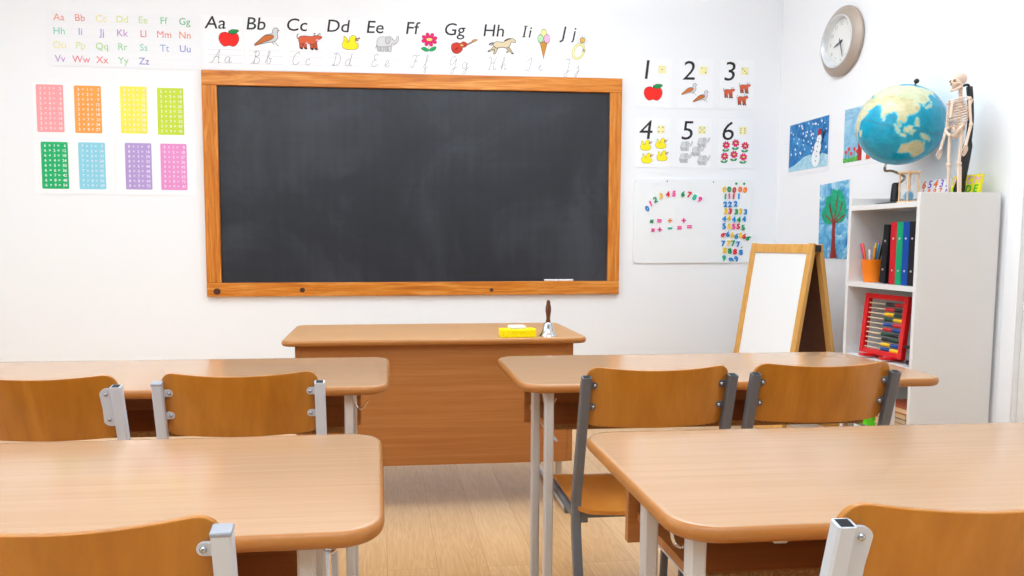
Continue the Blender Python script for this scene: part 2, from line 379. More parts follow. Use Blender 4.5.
HORSE = [[(('s', [(.22, .72), (.1, .7), (.02, .6)], .05), '#57535a', False), (('s', [(.2, .68), (.08, .56)], .03), '#57535a', False)],
         [(('c', .28, .52, .14, .34, .07, .04), '#d8c6a2', True), (('c', .14, .34, .02, .24, .035, .025), '#d8c6a2', True), (('c', .3, .48, .26, .24, .06, .035), '#d8c6a2', True), (('c', .26, .24, .22, .1, .03, .025), '#d8c6a2', True),
          (('c', .68, .52, .8, .36, .06, .035), '#d8c6a2', True), (('c', .8, .36, .9, .14, .03, .022), '#d8c6a2', True), (('c', .72, .5, .78, .28, .05, .03), '#d8c6a2', True), (('c', .78, .28, .7, .2, .026, .02), '#d8c6a2', True)],
       [(('p', [(.18, .64), (.3, .78), (.52, .76), (.68, .86), (.82, .98), (.92, .98), (1.02, .84), (.97, .78), (.86, .82), (.8, .6), (.7, .46), (.5, .5), (.3, .44)]), '#dfcdaa', True)],
         [(('s', [(.6, .84), (.7, .94), (.84, .99)], .05), '#57483c', False), (('c', .02, .24, -.02, .2, .03, .02), '#4a3e38', False), (('c', .9, .14, .95, .1, .026, .02), '#4a3e38', False)]]
ICE = [[(('g', [(.22, .6), (.78, .6), (.5, .0)]), '#c68a3e', True)], [(('e', .5, .87, .2, .14, 0), '#f4ef9a', True)], [(('e', .27, .69, .2, .13, 0), '#b9e2b4', True), (('e', .73, .69, .21, .14, 0), '#f2b8dc', True)]]
def _ring():
    o = [(.4+.34*math.cos(t)*.9+.1*math.sin(t), .3+.3*math.sin(t)) for t in [2*math.pi*i/24 for i in range(24)]]
    g = []
    rays = [(('s', [(.62+.2*math.cos(a), .78+.13*math.sin(a)), (.62+.36*math.cos(a), .78+.24*math.sin(a))], .02), '#a9b4c8', False) for a in [2*math.pi*i/12 for i in range(12)]]
    return [rays, [(('s', o+[o[0], o[1]], .15), '#c9bd6a', False)], [(('s', o+[o[0], o[1]], .1), '#f1ecae', False)], [(('e', .62, .78, .14, .1, 0), '#dcb04e', True)]]
RING = _ring()

# cursive practice letters: strokes in units of cap height
CUR = {
 'A': [[(0, .1), (.1, .04), (.25, .3), (.48, .75), (.6, 1.), (.58, .5), (.6, .02), (.72, .1)], [(.2, .42), (.45, .5), (.66, .42)]],
 'a': [[(.4, .45), (.2, .5), (.03, .25), (.14, .02), (.32, .12), (.42, .48), (.38, .1), (.46, .01), (.58, .14)]],
 'B': [[(0, .1), (.12, .03), (.24, .4), (.3, .98), (.24, .3), (.2, .02)], [(.1, .85), (.35, 1.), (.56, .86), (.46, .6), (.26, .55), (.56, .44), (.62, .2), (.42, .0), (.2, .06)]],
 'b': [[(0, .1), (.22, .55), (.32, .95), (.22, .96), (.16, .5), (.18, .04), (.36, .04), (.42, .3), (.3, .46), (.5, .42)]],
 'C': [[(.56, .8), (.5, .98), (.3, .88), (.1, .45), (.16, .06), (.38, .02), (.6, .24)]],
 'c': [[(.36, .38), (.28, .5), (.08, .34), (.08, .08), (.24, .0), (.42, .14)]],
 'D': [[(.3, .95), (.26, .5), (.2, .06), (.06, .04), (.16, .1), (.36, .0), (.64, .3), (.62, .75), (.36, .98), (.08, .86)]],
 'd': [[(.4, .45), (.2, .5), (.03, .25), (.14, .02), (.34, .16), (.5, .98), (.4, .3), (.42, .02), (.56, .12)]],
 'E': [[(.52, .84), (.42, .98), (.2, .86), (.26, .58), (.4, .54), (.18, .48), (.06, .2), (.2, .0), (.44, .1), (.56, .22)]],
 'e': [[(0, .12), (.24, .24), (.36, .42), (.22, .5), (.08, .24), (.16, .02), (.3, .02), (.44, .16)]],
 'F': [[(.1, .86), (.24, .96), (.5, .94), (.7, 1.)], [(.44, .94), (.38, .5), (.26, .08), (.1, .06), (.04, .2)], [(.24, .5), (.58, .52)]],
 'f': [[(0, .04), (.28, .6), (.32, .95), (.22, .9), (.18, .3), (.12, -.35), (.24, -.3), (.24, .0), (.42, .12)]],
 'G': [[(.5, .84), (.4, .98), (.16, .8), (.06, .44), (.2, .28), (.42, .48), (.56, .8), (.5, .2), (.36, -.38), (.2, -.3), (.4, -.02), (.7, .16)]],
 'g': [[(.4, .45), (.2, .5), (.03, .25), (.14, .02), (.32, .12), (.42, .48), (.38, -.2), (.24, -.42), (.12, -.3), (.36, -.04), (.58, .14)]],
 'H': [[(.06, .84), (.22, .98), (.28, .6), (.2, .04), (.06, .04)], [(.68, .98), (.54, .6), (.52, .06), (.64, .02), (.76, .14)], [(.24, .5), (.54, .52)]],
 'h': [[(0, .1), (.24, .6), (.3, .96), (.2, .92), (.16, .4), (.14, .0), (.22, .36), (.36, .48), (.4, .3), (.4, .04), (.54, .12)]],
 'I': [[(.1, .7), (.28, .86), (.44, .98), (.4, .5), (.34, .06), (.16, .02), (.04, .16)]],
 'i': [[(0, .1), (.2, .48), (.16, .1), (.26, .0), (.4, .14)], [(.22, .68), (.24, .72)]],
 'J': [[(.1, .88), (.3, .96), (.56, .96)], [(.5, .96), (.44, .3), (.36, -.38), (.2, -.42), (.16, -.28), (.4, -.02), (.6, .12)]],
 'j': [[(.1, .2), (.26, .48), (.22, -.1), (.12, -.42), (.0, -.34), (.18, -.04), (.4, .14)], [(.28, .68), (.3, .72)]]}
# ---- alphabet cards
CARDS = [('A', 'a', APPLE, 'red apple', (.37, .42, .52, .33)), ('B', 'b', BIRD, 'pigeon', (.24, .44, .62, .36)), ('C', 'c', COW, 'brown cow', (.29, .40, .64, .32)),
         ('D', 'd', DUCK, 'yellow duck', (.42, .42, .46, .28)), ('E', 'e', ELE, 'grey elephant', (.28, .40, .56, .32)), ('F', 'f', FLOWER, 'pink flower', (.44, .42, .46, .35)),
         ('G', 'g', GUITAR, 'red guitar', (.20, .38, .70, .33)), ('H', 'h', HORSE, 'galloping horse', (.20, .39, .70, .33)), ('I', 'i', ICE, 'ice cream cone', (.47, .34, .37, .57)), ('J', 'j', RING, 'gold ring', (.40, .37, .46, .46))]
xs = [-1.0155+.2265*i for i in range(11)]
for i, (U, l, pic, word, (px, py, pw, ph)) in enumerate(CARDS):
    w, h = .2240, .2980; b = B()
    b.prism([(0, 0), (w, 0), (w, h), (0, h)], 0.001, .0022, M_PAPERB); z = .0022+L1
    if U == 'I':
        b.text('I', .10*w, .755*h, .066, z, M_INK, .2); c0 = .052
        for yy in (.755*h, .755*h+.062): b.flat([(.07*w+(yy-.755*h)*.2, yy), (.07*w+.024+(yy-.755*h)*.2, yy), (.07*w+.024+(yy-.755*h)*.2, yy+.004), (.07*w+(yy-.755*h)*.2, yy+.004)], z+L1, M_INK)
        b.text('i', .25*w, .755*h, .062, z, M_INK, .2, offset=.006)
    elif U == 'J':
        b.text('J', .07*w, .755*h, .068, z, M_INK, .2, offset=.006); b.text('j', .38*w, .755*h, .066, z, M_INK, .2, offset=.006)
    else: b.text(U+l, (.03 if U == 'A' else .065)*w, .755*h, .068, z, M_INK, .13, offset=.004, sx=1.08)
    art(b, pic, px*w, py*h, pw*w, ph*h, z, oc='#8a8a90' if pic is ELE else '#4a3a38')
    for yy in (.365, .265, .115): b.ribbon([(.1*w, yy*h), (.95*w, yy*h)], .0016, z, M_LINE)
    s = .072
    for ch, x0 in ((U, .16*w), (l, .50*w)):
        for st in CUR[ch]: b.ribbon([(q.x, q.y) for q in catmull([(x0+a*s+d*s*.12, .115*h+d*s, 0) for a, d in st], 5)], .0026, z+L1, M_PENCIL)
    tag(b.build('alphabet_card', loc=(xs[i], 0, 2.0735-.0006*i+.004), rot=BACK), 'white alphabet card %s%s with a %s picture, above the blackboard' % (U, l, word), 'alphabet card', 'alphabet cards above the blackboard')

# ---- coloured alphabet chart
b = B(); w, h = .834, .304
b.prism([(0, 0), (w, 0), (w, h), (0, h)], .001, .0022, M_PAPER); z = .0022+L1
cols = 'e08a7c dd7a70 ece28a cfe08a b9da8c 6cbf86 4fae74 7fcbb0 8f96cf 9a8fce b57fc0 dd6a74 de6a5c e2806a efe48e d4e294 a9d084 86c894 7fc4b4 8fa0d0 7a80c2 b387c6 df6c7c de6c68 8cca94 7d7fc4'.split()
for i in range(26):
    c, r_ = i % 7, i//7; ch = chr(65+i)
    for k in range(5): pass
    b.text(ch+ch.lower(), (.085+.136*c)*w, (.875-.248*r_)*h-.018, .037, z, ink('#'+''.join('%02x' % round(int(cols[i][k:k+2], 16)*.9+25) for k in (0, 2, 4))), 0, 'c', offset=.004)
for r_ in range(4):
    for dy in (0, -.012, .03): b.ribbon([(.04*w, (.875-.248*r_)*h-.018+dy), (.96*w, (.875-.248*r_)*h-.018+dy)], .0012, z-.0002, ink('#e9e9f0'))
tag(b.build('alphabet_chart', loc=(-1.870, 0, 2.078), rot=(R(90), R(.6), 0)), 'wide white chart of colourful letter pairs, upper left wall', 'chart')

# ---- multiplication tables: four sheets with two coloured tables each
TB = {2: ('pink', '#f3a2a5'), 3: ('orange', '#f3a04c'), 4: ('yellow', '#f4e65c'), 5: ('lime green', '#c2d63c'), 6: ('dark green', '#22b06c'), 7: ('light blue', '#8ccee2'), 8: ('purple', '#b298d0'), 9: ('magenta pink', '#e28ec7')}
TPOS = {2: (-1.864, 1.843), 3: (-1.660, 1.841), 4: (-1.411, 1.841), 5: (-1.209, 1.837), 6: (-1.851, 1.527), 7: (-1.649, 1.527), 8: (-1.395, 1.526), 9: (-1.200, 1.525)}
for (a, c), (sx0, sz0) in {(2, 3): (-1.955, 1.680), (4, 5): (-1.512, 1.676), (6, 7): (-1.962, 1.368), (8, 9): (-1.512, 1.364)}.items():
    b = B(); w, h = .436, .305
    b.prism([(0, 0), (w, 0), (w, h), (0, h)], .001, .0022, M_PAPERB); z = .0022+L1
    for n in (a, c):
        tx, tz = TPOS[n][0]-sx0, TPOS[n][1]-sz0; tw, th = .146, .262
        b.flat(rrect(tx-tw/2, tx+tw/2, tz-th/2, tz+th/2, .007, 4), z, ink(TB[n][1]))
        wi = ink('#f3eef6')
        for k in range(9):
            yy = tz+th/2-.021-.0276*k-.007
            for t, f in ((str(n), .16), ('×', .33), (str(k+1), .5), ('=', .65)): b.text(t, tx-tw/2+f*tw, yy, .0155, z+L1, wi, 0, 'c', offset=.012)
            b.text(str(n*(k+1)), tx+tw/2-.010, yy, .0155, z+L1, wi, 0, 'r', offset=.012)
    tag(b.build('times_table_sheet', loc=(sx0, 0, sz0), rot=(R(90), R(.3), 0)), 'white sheet with the %s and the %s times tables' % (TB[a][0], TB[c][0]), 'poster', 'times table sheets on the left wall')

# ---- number cards
DICE = {1: [(0, 0)], 2: [(-1, 1), (1, -1)], 3: [(-1, 1), (0, 0), (1, -1)], 4: [(-1, 1), (1, 1), (-1, -1), (1, -1)], 5: [(-1, 1), (1, 1), (0, 0), (-1, -1), (1, -1)], 6: [(-1, 1), (1, 1), (-1, 0), (1, 0), (-1, -1), (1, -1)]}
NPIC = {1: (APPLE, 'one red apple', [(.20, .14)], (.55, .34)), 2: (BIRD, 'two pigeons', [(.08, .26), (.42, .12)], (.44, .25)),
        3: (COW, 'three brown cows', [(.56, .32), (.10, .22), (.50, .08)], (.34, .22)), 4: (DUCK, 'four yellow ducks', [(.56, .38), (.12, .34), (.60, .13), (.16, .08)], (.34, .22)),
        5: (ELE, 'five grey elephants', [(.08, .34), (.58, .42), (.42, .24), (.06, .10), (.60, .06)], (.34, .21)), 6: (FLOWER, 'six pink flowers', [(.12, .33), (.40, .37), (.68, .32), (.08, .10), (.36, .14), (.64, .09)], (.24, .21))}
for n in range(1, 7):
    c, r_ = (n-1) % 3, (n-1)//3; w, h = .215, .296; b = B()
    b.prism([(0, 0), (w, 0), (w, h), (0, h)], .001, .0022, M_PAPERB); z = .0022+L1
    b.text(str(n), .29*w, .575*h, .375*h, z, M_INK, .10, 'c', offset=-.002, sx=1.08)
    dx, dy, ds = .72*w, .77*h, .085*w*1.25
    b.flat([(dx-ds, dy-ds), (dx+ds, dy-ds), (dx+ds, dy+ds), (dx-ds, dy+ds)], z, ink('#f3ecae'))
    for px, py in DICE[n]:
        cx_, cy_ = dx+px*ds*.55, dy+py*ds*.55
        b.flat([(cx_+.0032*math.cos(t/8*2*math.pi), cy_+.0032*math.sin(t/8*2*math.pi)) for t in range(8)], z+L1, M_INK)
    pic, words, pl, (pw, ph) = NPIC[n]
    for px, py in pl: art(b, pic, px*w, py*h, pw*w, ph*h, z, oc='#8a8a90' if pic is ELE else '#4a3a38')
    tag(b.build('number_card', loc=((1.514, 1.773, 2.031)[c], 0, (1.902, 1.546)[r_]), rot=BACK), 'white number card %d with %s and a dice face' % (n, words), 'number card', 'number cards beside the blackboard')

# ---- magnetic whiteboard and its magnets
mbw, mbh = .744, .510
mb = thing('magnetic_board', 'white magnetic board with coloured number magnets, under the number cards', 'whiteboard', (1.508, 0, .967), rot=BACK)
B().prism(rrect(0, mbw, 0, mbh, .03), .001, .010, M_WB).build('board_sheet', mb, bevel=.002)
for px, py in ((.205, .497), (.497, .494), (.690, .095)):
    B().ell((px, py, .011), (.004, .004, .003), M_BLACK, 10, 6).build('pin', mb)
PC = {'blue': '#1287cf', 'pink': '#f0489c', 'green': '#0f9a5c', 'yellow': '#f6c81c', 'red': '#dc1e2e', 'teal': '#14b496', 'orange': '#f58220'}
MAG = {'arc': [('0', 'blue', 1.59, 1.298), ('1', 'pink', 1.611, 1.329), ('2', 'green', 1.64, 1.352), ('3', 'yellow', 1.675, 1.374), ('4', 'red', 1.717, 1.385), ('5', 'pink', 1.756, 1.389), ('6', 'green', 1.813, 1.387), ('7', 'red', 1.854, 1.383), ('8', 'teal', 1.886, 1.368), ('9', 'pink', 1.92, 1.355)],
 'upper sign row': [('×', 'green', 1.62, 1.221), ('=', 'pink', 1.667, 1.225), ('÷', 'orange', 1.735, 1.226), ('+', 'pink', 1.821, 1.227)],
 'lower sign row': [('×', 'pink', 1.629, 1.168), ('+', 'pink', 1.671, 1.172), ('−', 'teal', 1.736, 1.179), ('=', 'pink', 1.796, 1.183), ('=', 'pink', 1.859, 1.189)],
 'dots': [('.', 'green', 2.15, 1.452), ('.', 'green', 2.2, 1.452)],
 'row of zeros': [('0', 'yellow', 2.074, 1.416), ('0', 'green', 2.105, 1.417), ('0', 'red', 2.138, 1.413), ('0', 'orange', 2.175, 1.418), ('0', 'orange', 2.207, 1.414)],
 'row of ones': [('1', 'green', 2.083, 1.373), ('1', 'pink', 2.107, 1.375), ('1', 'red', 2.135, 1.375), ('1', 'blue', 2.168, 1.375)],
 'row of twos': [('2', 'blue', 2.083, 1.326), ('2', 'blue', 2.113, 1.326), ('2', 'blue', 2.149, 1.33)],
 'row of threes': [('3', 'yellow', 2.088, 1.284), ('3', 'red', 2.116, 1.284), ('3', 'green', 2.155, 1.28), ('3', 'yellow', 2.181, 1.284), ('3', 'blue', 2.214, 1.28)],
 'row of fours': [('4', 'blue', 2.079, 1.238), ('4', 'yellow', 2.108, 1.242), ('4', 'blue', 2.14, 1.234), ('4', 'green', 2.172, 1.233), ('4', 'blue', 2.206, 1.236)],
 'row of fives': [('5', 'blue', 2.079, 1.193), ('5', 'yellow', 2.112, 1.191), ('5', 'pink', 2.141, 1.191), ('5', 'red', 2.17, 1.191), ('5', 'green', 2.202, 1.184)],
 'row of sixes': [('6', 'red', 2.077, 1.14), ('6', 'blue', 2.105, 1.143), ('6', 'yellow', 2.133, 1.138), ('6', 'blue', 2.161, 1.131), ('6', 'yellow', 2.186, 1.137), ('6', 'red', 2.211, 1.131), ('6', 'green', 2.237, 1.119)],
 'row of sevens': [('7', 'blue', 2.078, 1.087), ('7', 'yellow', 2.112, 1.088), ('7', 'green', 2.141, 1.088), ('7', 'blue', 2.173, 1.082)],
 'row of eights': [('8', 'yellow', 2.088, 1.043), ('8', 'green', 2.12, 1.04), ('8', 'red', 2.154, 1.036), ('8', 'blue', 2.192, 1.032)],
 'row of nines': [('9', 'teal', 2.085, .996), ('9', 'blue', 2.132, .987), ('9', 'blue', 2.164, .991)]}
ORD = 'first second third fourth fifth sixth seventh'.split()
SIGN = {'×': 'times', '=': 'equals', '÷': 'division', '+': 'plus', '−': 'minus'}
NUMW = 'zero one two three four five six seven eight nine'.split()
for row, items in MAG.items():
    for i, (ch, c, x, zz) in enumerate(items):
        b = B(); p = plastic(PC[c]); rot = random.uniform(-.12, .12)
        if row == 'arc': rot = (.5-.11*i)*1.0
        if row == 'row of sixes': rot = (-.9, 0, 0, -.2, .1, -.3, -.9)[i]
        if row == 'row of nines' and i: rot = (0, 1.2, .4)[i]
        if ch == '.': b.lathe([(0, 0), (.0075, 0), (.0075, .003), (.005, .005), (0, .0055)], p, 14, Matrix.Translation((0, 0, .001)))
        elif ch in SIGN:
            s, t = .0135, .0035
            if ch in '×+':
                for a in ((45, 135) if ch == '×' else (0, 90)):
                    X = Matrix.Rotation(R(a)+rot, 4, 'Z'); b.box(-s, s, -t, t, .001, .006, p, X)
            else:
                for d in {'=': (.006, -.006), '−': (0,), '÷': (0,)}[ch]: b.box(-s, s, d-t*(1.4 if ch == '−' else 1), d+t*(1.4 if ch == '−' else 1), .001, .006, p, Matrix.Rotation(rot*.5, 4, 'Z'))
                if ch == '÷':
                    for d in (.010, -.010): b.lathe([(0, .001), (.0038, .001), (.0038, .006), (0, .006)], p, 10, Matrix.Translation((0, d, 0)))
        else:
            cap = .031; V, F, g0, g1, h0, h1 = glyphs(ch, 0, .035, .06, 3)
            X = Matrix.Translation((0, 0, .0035)) @ Matrix.Rotation(rot, 4, 'Z') @ Matrix.Translation((0, -cap/2, 0))
            b.text(ch, 0, 0, cap, 0, p, 0, 'c', .035, .06, X)
        o = b.build('magnet', loc=(x, -.0105, zz), rot=BACK)
        if row == 'arc': lb = '%s number %s magnet in the arc at the top left of the magnetic board' % (c, NUMW[int(ch)])
        elif row == 'dots': lb = 'small green dot magnet above the row of zeros, %s of the two' % ('left', 'right')[i]
        elif ch in SIGN: lb = '%s %s sign magnet, %s in the %s of the magnetic board' % (c, SIGN[ch], ORD[i], row)
        else: lb = '%s number %s magnet, %s from the left in the %s' % (c, NUMW[int(ch)], ORD[i], row)
        tag(o, lb, 'magnet', 'magnets on the magnetic board')

# ------------------------------------------------------------------ right wall: clock and paintings
ck = thing('wall_clock', 'round beige wall clock with white dial, high on the right wall', 'clock', (WX, -.630, 2.150), rot=RIGHT)
M_CLK = mat('champagne_rim', '#ab9b8e', .35, .15); M_SILV = mat('silver_bezel', '#e6e8ea', .25, .3); M_DIAL = mat('white_dial', '#e9e9e6', .5)
B().lathe([(.150, .001), (.177, .003), (.180, .010), (.1775, .018), (.160, .031), (.142, .042), (.137, .043), (.1345, .038), (.130, .001)], M_CLK, 64, caps=False).build('rim', ck)
B().lathe([(.1345, .012), (.1365, .038), (.135, .0445), (.130, .0455), (.122, .034), (.118, .0142)], M_SILV, 64, caps=False).build('bezel', ck)
d = B().prism([(.126*math.cos(k*math.pi/24), .126*math.sin(k*math.pi/24)) for k in range(48)], .003, .014, M_DIAL)
for k in range(12):
    a = R(90-30*(k+1)); d.text(str(k+1), .094*math.cos(a), .094*math.sin(a)-.009, .019, .0146, ink('#a8a9ac'), 0, 'c')
for k in range(60):
    a = R(6*k); d.ribbon([(.108*math.cos(a), .108*math.sin(a)), (.114*math.cos(a), .114*math.sin(a))], .0018, .0146, ink('#b9b9bb'))
d.build('dial', ck)
def hand(nm, ang, ln, w, z):
    a = R(ang); X = Matrix.Rotation(a, 4, 'Z')
    B().prism([(-.018, -w*.5), (ln*.6, -w*.6), (ln, -w*.15), (ln, w*.15), (ln*.6, w*.6), (-.018, w*.5)], z, z+.0015, mat('hand_grey', '#5d5f64', .4), X).build(nm, ck)
hand('hour_hand', 196, .062, .0075, .018); hand('minute_hand', -73, .088, .005, .021)
B().lathe([(0, .0142), (.006, .0142), (.006, .025), (0, .026)], M_STEELD, 14).build('hub', ck)

# snowman painting
def sheet(name, y0, y1, z0, z1, label):
    return B(), y1-y0, z1-z0
w, h = .424, .303; b = B()
b.prism([(0, 0), (w, 0), (w, h), (0, h)], .001, .0022, M_PAPER); z = .0022+L1
b.flat([(.012, .024), (w-.012, .024), (w-.012, h-.004), (.012, h-.004)], z, paint_mat('painted_blue_sky', '#1b5590', '#2d78b6', '#57a2d0', 16))
hill = [(.012, .024)]+[(w-.012, .024), (w-.012, .085), (w*.85, .10), (w*.7, .092), (w*.55, .105), (w*.42, .098), (w*.3, .078), (w*.18, .06), (.012, .046)]
b.flat(hill, z+L1, paint_mat('painted_snow_hill', '#8fc0d8', '#a9d2e2', '#c6e2ec', 20))
sw = ink('#eef4f8')
rs = random.Random(3)
for k in range(50):
    x, y = rs.uniform(.03, w*.98-.02), rs.uniform(.115, h-.02)
    if w*.64 < x < w*.92 and y < .25: continue
    if y < .12 and x > .15: continue
    s = rs.uniform(.006, .011)
    b.flat([(x+(s if q % 2 == 0 else s*.45)*math.cos(q*math.pi/5+.3), y+(s if q % 2 == 0 else s*.45)*math.sin(q*math.pi/5+.3)) for q in range(10)], z+2*L1, sw)
def circ(cx, cy, rx, ry=None, n=20): return [(cx+rx*math.cos(2*math.pi*i/n), cy+(ry or rx)*math.sin(2*math.pi*i/n)) for i in range(n)]
for cx_, cy_, rx, ry in ((w*.70, .078, .042, .050), (w*.735, .135, .034, .036), (w*.765, .180, .023, .026)):
    b.flat(circ(cx_, cy_, rx+.002, ry+.002), z+2*L1, ink('#7fa9c4'))
for k_, (cx_, cy_, rx, ry) in enumerate(((w*.70, .078, .042, .050), (w*.735, .135, .034, .036), (w*.765, .180, .023, .026))):
    b.flat(circ(cx_, cy_, rx, ry), z+3*L1+k_*.0001, ink('#e9f1f6'))
b.flat([(w*.735, .200), (w*.82, .204), (w*.81, .236), (w*.745, .236)], z+5*L1, ink('#a32732'))
for k in range(5): b.flat(circ(w*(.705+.011*k), .062+.026*k, .0042, n=10), z+5*L1, ink('#1b2230'))
b.flat(circ(w*.765, .184, .006, .003), z+5*L1, ink('#e06a3a'))
b.ribbon([(w*.80, .09), (w*.84, .16), (w*.87, .21)], .006, z+4*L1, ink('#3d2c2c'))
for dx in (-.012, -.004, .006, .014): b.ribbon([(w*.86, .18), (w*.88+dx, .218)], .006, z+4*L1, ink('#3a3338'))
tag(b.build('snowman_painting', loc=(WX, -.1184, 1.488), rot=RIGHT), 'painting of a white snowman under falling snow on a blue sky', 'painting', 'paintings on the right wall')
# house and flowers painting (mostly behind the globe)
b = B(); b.prism([(0, 0), (w, 0), (w, h), (0, h)], .001, .0022, M_PAPER)
b.flat([(.006, .022), (w-.012, .022), (w-.012, h-.006), (.006, h-.006)], z, paint_mat('painted_pale_sky', '#5a9cc8', '#93c1da', '#c4dfea', 10))
b.flat([(.006, .022), (.17, .022), (.17, .04), (.12, .05), (.05, .042), (.006, .046)], z+L1, paint_mat('painted_grass', '#2f8a3a', '#59ad4c', '#8fcf6a', 60))
for x, y in ((.03, .075), (.075, .065), (.055, .09), (.10, .085), (.125, .072)):
    b.ribbon([(x, .035), (x, y)], .004, z+2*L1, ink('#3b8f48')); b.flat(circ(x, y, .011, n=8), z+3*L1, ink('#d8363c'))
for k, c in enumerate(['#a92f36', '#eef0f2', '#d4502e', '#eef0f2', '#a92f36', '#eef0f2', '#d4502e', '#eef0f2']):
    b.flat([(.128+.034*k, .022), (.162+.034*k, .022), (.162+.034*k, .18), (.128+.034*k, .18)], z+2*L1, ink(c))
b.flat([(.11, .18), (.41, .18), (.26, .26)], z+2*L1, ink('#8c2f2c'))
tag(b.build('house_painting', loc=(WX, -.666, 1.489), rot=RIGHT), 'pale blue painting with red flowers and red stripes, partly hidden behind the globe', 'painting', 'paintings on the right wall')
# tree painting
w, h = .297, .435; b = B(); b.prism([(0, 0), (w, 0), (w, h), (0, h)], .001, .0022, M_PAPER)
b.flat([(.004, .012), (w-.022, .006), (w-.020, h-.012), (.008, h-.016)], z, paint_mat('painted_watery_blue', '#2a70ac', '#68b0d6', '#cfe8f0', 12))
tr_ = [(w*.40, .012), (w*.62, .012), (w*.55, .08), (w*.54, .17), (w*.56, .21), (w*.44, .21), (w*.45, .17), (w*.43, .08)]
b.flat([(x, y) for x, y in tr_], z+3*L1, ink('#8c2a20'))
cr = [(w*.16, .22), (w*.10, .26), (w*.20, .30), (w*.24, .345), (w*.36, .355), (w*.44, .385), (w*.56, .375), (w*.66, .38), (w*.78, .34), (w*.84, .30), (w*.86, .25), (w*.78, .21), (w*.64, .20), (w*.5, .205), (w*.34, .195)]
b.flat([(q.x, q.y) for q in catmull([(x, y, 0) for x, y in cr], 4, True)], z+L1, paint_mat('painted_tree_crown', '#0f8c66', '#189c74', '#34b088', 30))
for st in ([(.5, .2), (.42, .26), (.34, .31)], [(.5, .2), (.55, .27), (.6, .35)], [(.52, .21), (.66, .25), (.74, .31)], [(.52, .2), (.7, .225), (.82, .24)], [(.48, .2), (.34, .23), (.22, .25)], [(.47, .21), (.36, .29), (.40, .30)]):
    b.ribbon([(x*w, y) for x, y in st], .008, z+4*L1, ink('#93382c'))
tag(b.build('tree_painting', loc=(WX, -.471, .992), rot=(R(90), R(-1.5), R(-90))), 'tall painting of a green tree with a red trunk on blue', 'painting', 'paintings on the right wall')

# ------------------------------------------------------------------ desks
def slab(poly_fn, zt, th, mtop, medge, parent, name):
    """rounded tabletop: rings from a rounded-rectangle generator poly_fn(inset)"""
    r = th/2; rings = [(.012, zt), (.006, zt-.0006), (.0022, zt-.004), (0, zt-r), (.0022, zt-th+.004), (.006, zt-th), (.012, zt-th)]
    b = B(); V = []; n = None
    for ins, z_ in rings:
        p = poly_fn(ins); n = len(p); V += [(x, y, z_) for x, y in p]
    b.add(V, [tuple(range(n))], mtop); k = len(rings)
    b2 = [(i*n+j, (i+1)*n+j, (i+1)*n+(j+1) % n, i*n+(j+1) % n) for i in range(1, k-1) for j in range(n)]
    b.f += [[a*1 for a in f] for f in b2]; b.mi += [b.m(medge)]*len(b2); b.sm += [True]*len(b2)
    b3 = [(j, n+j, n+(j+1) % n, (j+1) % n) for j in range(n)]
    b.f += [list(f) for f in b3]; b.mi += [0]*len(b3); b.sm += [True]*len(b3)
    b.f.append([(k-1)*n+j for j in reversed(range(n))]); b.mi.append(b.m(M_BEECHD)); b.sm.append(False)
    return b.build(name, parent, sharp=60)
def hook(parent, x, y, z, s):
    pts = catmull([(x, y, z), (x+s*.001, y, z-.04), (x+s*.008, y, z-.062), (x+s*.022, y, z-.066), (x+s*.038, y, z-.044)], 6)
    B().tube(pts, .0028, M_CHROME, 8).build('bag_hook', parent)
def desk_legs(d, lx, y1, y2, zt, ya, yb, mt=None, hooks=True):
    mt = mt or M_LEG
    for s_x, x in lx:
        for y in (y1, y2):
            B().qtube([(x, y, .022), (x, y, zt)], .024, .026, mt, up=(0, 1, 0)).build('leg', d)
        f = B().qtube([(x, ya, .013), (x, yb, .013)], .024, .022, mt)
        ft = f.build('foot_rail', d)
        for yy, s in ((ya, -1), (yb, 1)):
            B().box(x-.014, x+.014, yy-.022 if s < 0 else yy-.004, yy+.004 if s < 0 else yy+.022, 0, .030, M_STEELD).build('end_cap', ft, bevel=.004)
        if hooks: hook(d, x+.008, (y1+y2)/2+.02, zt-.004, 1)
DW, DD, DZ = 1.20, .518, .7206
def student_desk(x_near_corner, y_near, side, inset, rz, label, DW=1.205):
    """side +1: known corner is the left one; -1: the right one"""
    cx = x_near_corner+side*DW/2
    d = thing('student_desk', label, 'desk', (cx, y_near+DD/2, 0), rz, 'double student desks')
    hw, hd = DW/2, DD/2
    slab(lambda i: rrect(-hw+i, hw-i, -hd+i, hd-i, .066-i, 8), DZ, .023, M_BEECH, M_EDGE, d, 'table_top')
    B().box(-hw+.094, hw-.094, hd-.032, hd-.014, .50, DZ-.0235, M_BEECHD).build('modesty_panel', d, bevel=.0015)
    sh = B().box(-hw+.112, hw-.112, -hd+.208, hd-.034, .546, .563, M_BEECHD)
    sh.box(-hw+.113, hw-.113, -hd+.2062, -hd+.208, .547, .562, M_CHIP); sh.build('book_shelf', d)
    ii = inset if side > 0 else .13; jj = inset if side < 0 else .14
    desk_legs(d, [(-1, -hw+ii), (1, hw-jj)], -hd+.054, -hd+.238, DZ-.0235, -hd+.02, -hd+.262)
    for x in (-hw+ii+.125, hw-jj-.125):
        r_ = B().qtube([(x, -hd+.055, DZ-.036), (x, hd-.04, DZ-.036)], .024, .022, M_STEELL)
        r_.box(x-.008, x+.008, -hd+.0545, -hd+.056, DZ-.043, DZ-.029, M_TUBESHADE); r_.build('frame_rail', d)
    for x in (-hw+.118, hw-.118): B().tube([(x, -hd+.11, .541), (x, -hd+.38, .541)], .004, M_STEELL, 8).build('shelf_rod', d)
    return d
student_desk(.3594, -2.558, 1, .083, -.004, 'beech double desk in the back row right of the aisle, before the white bookcase')
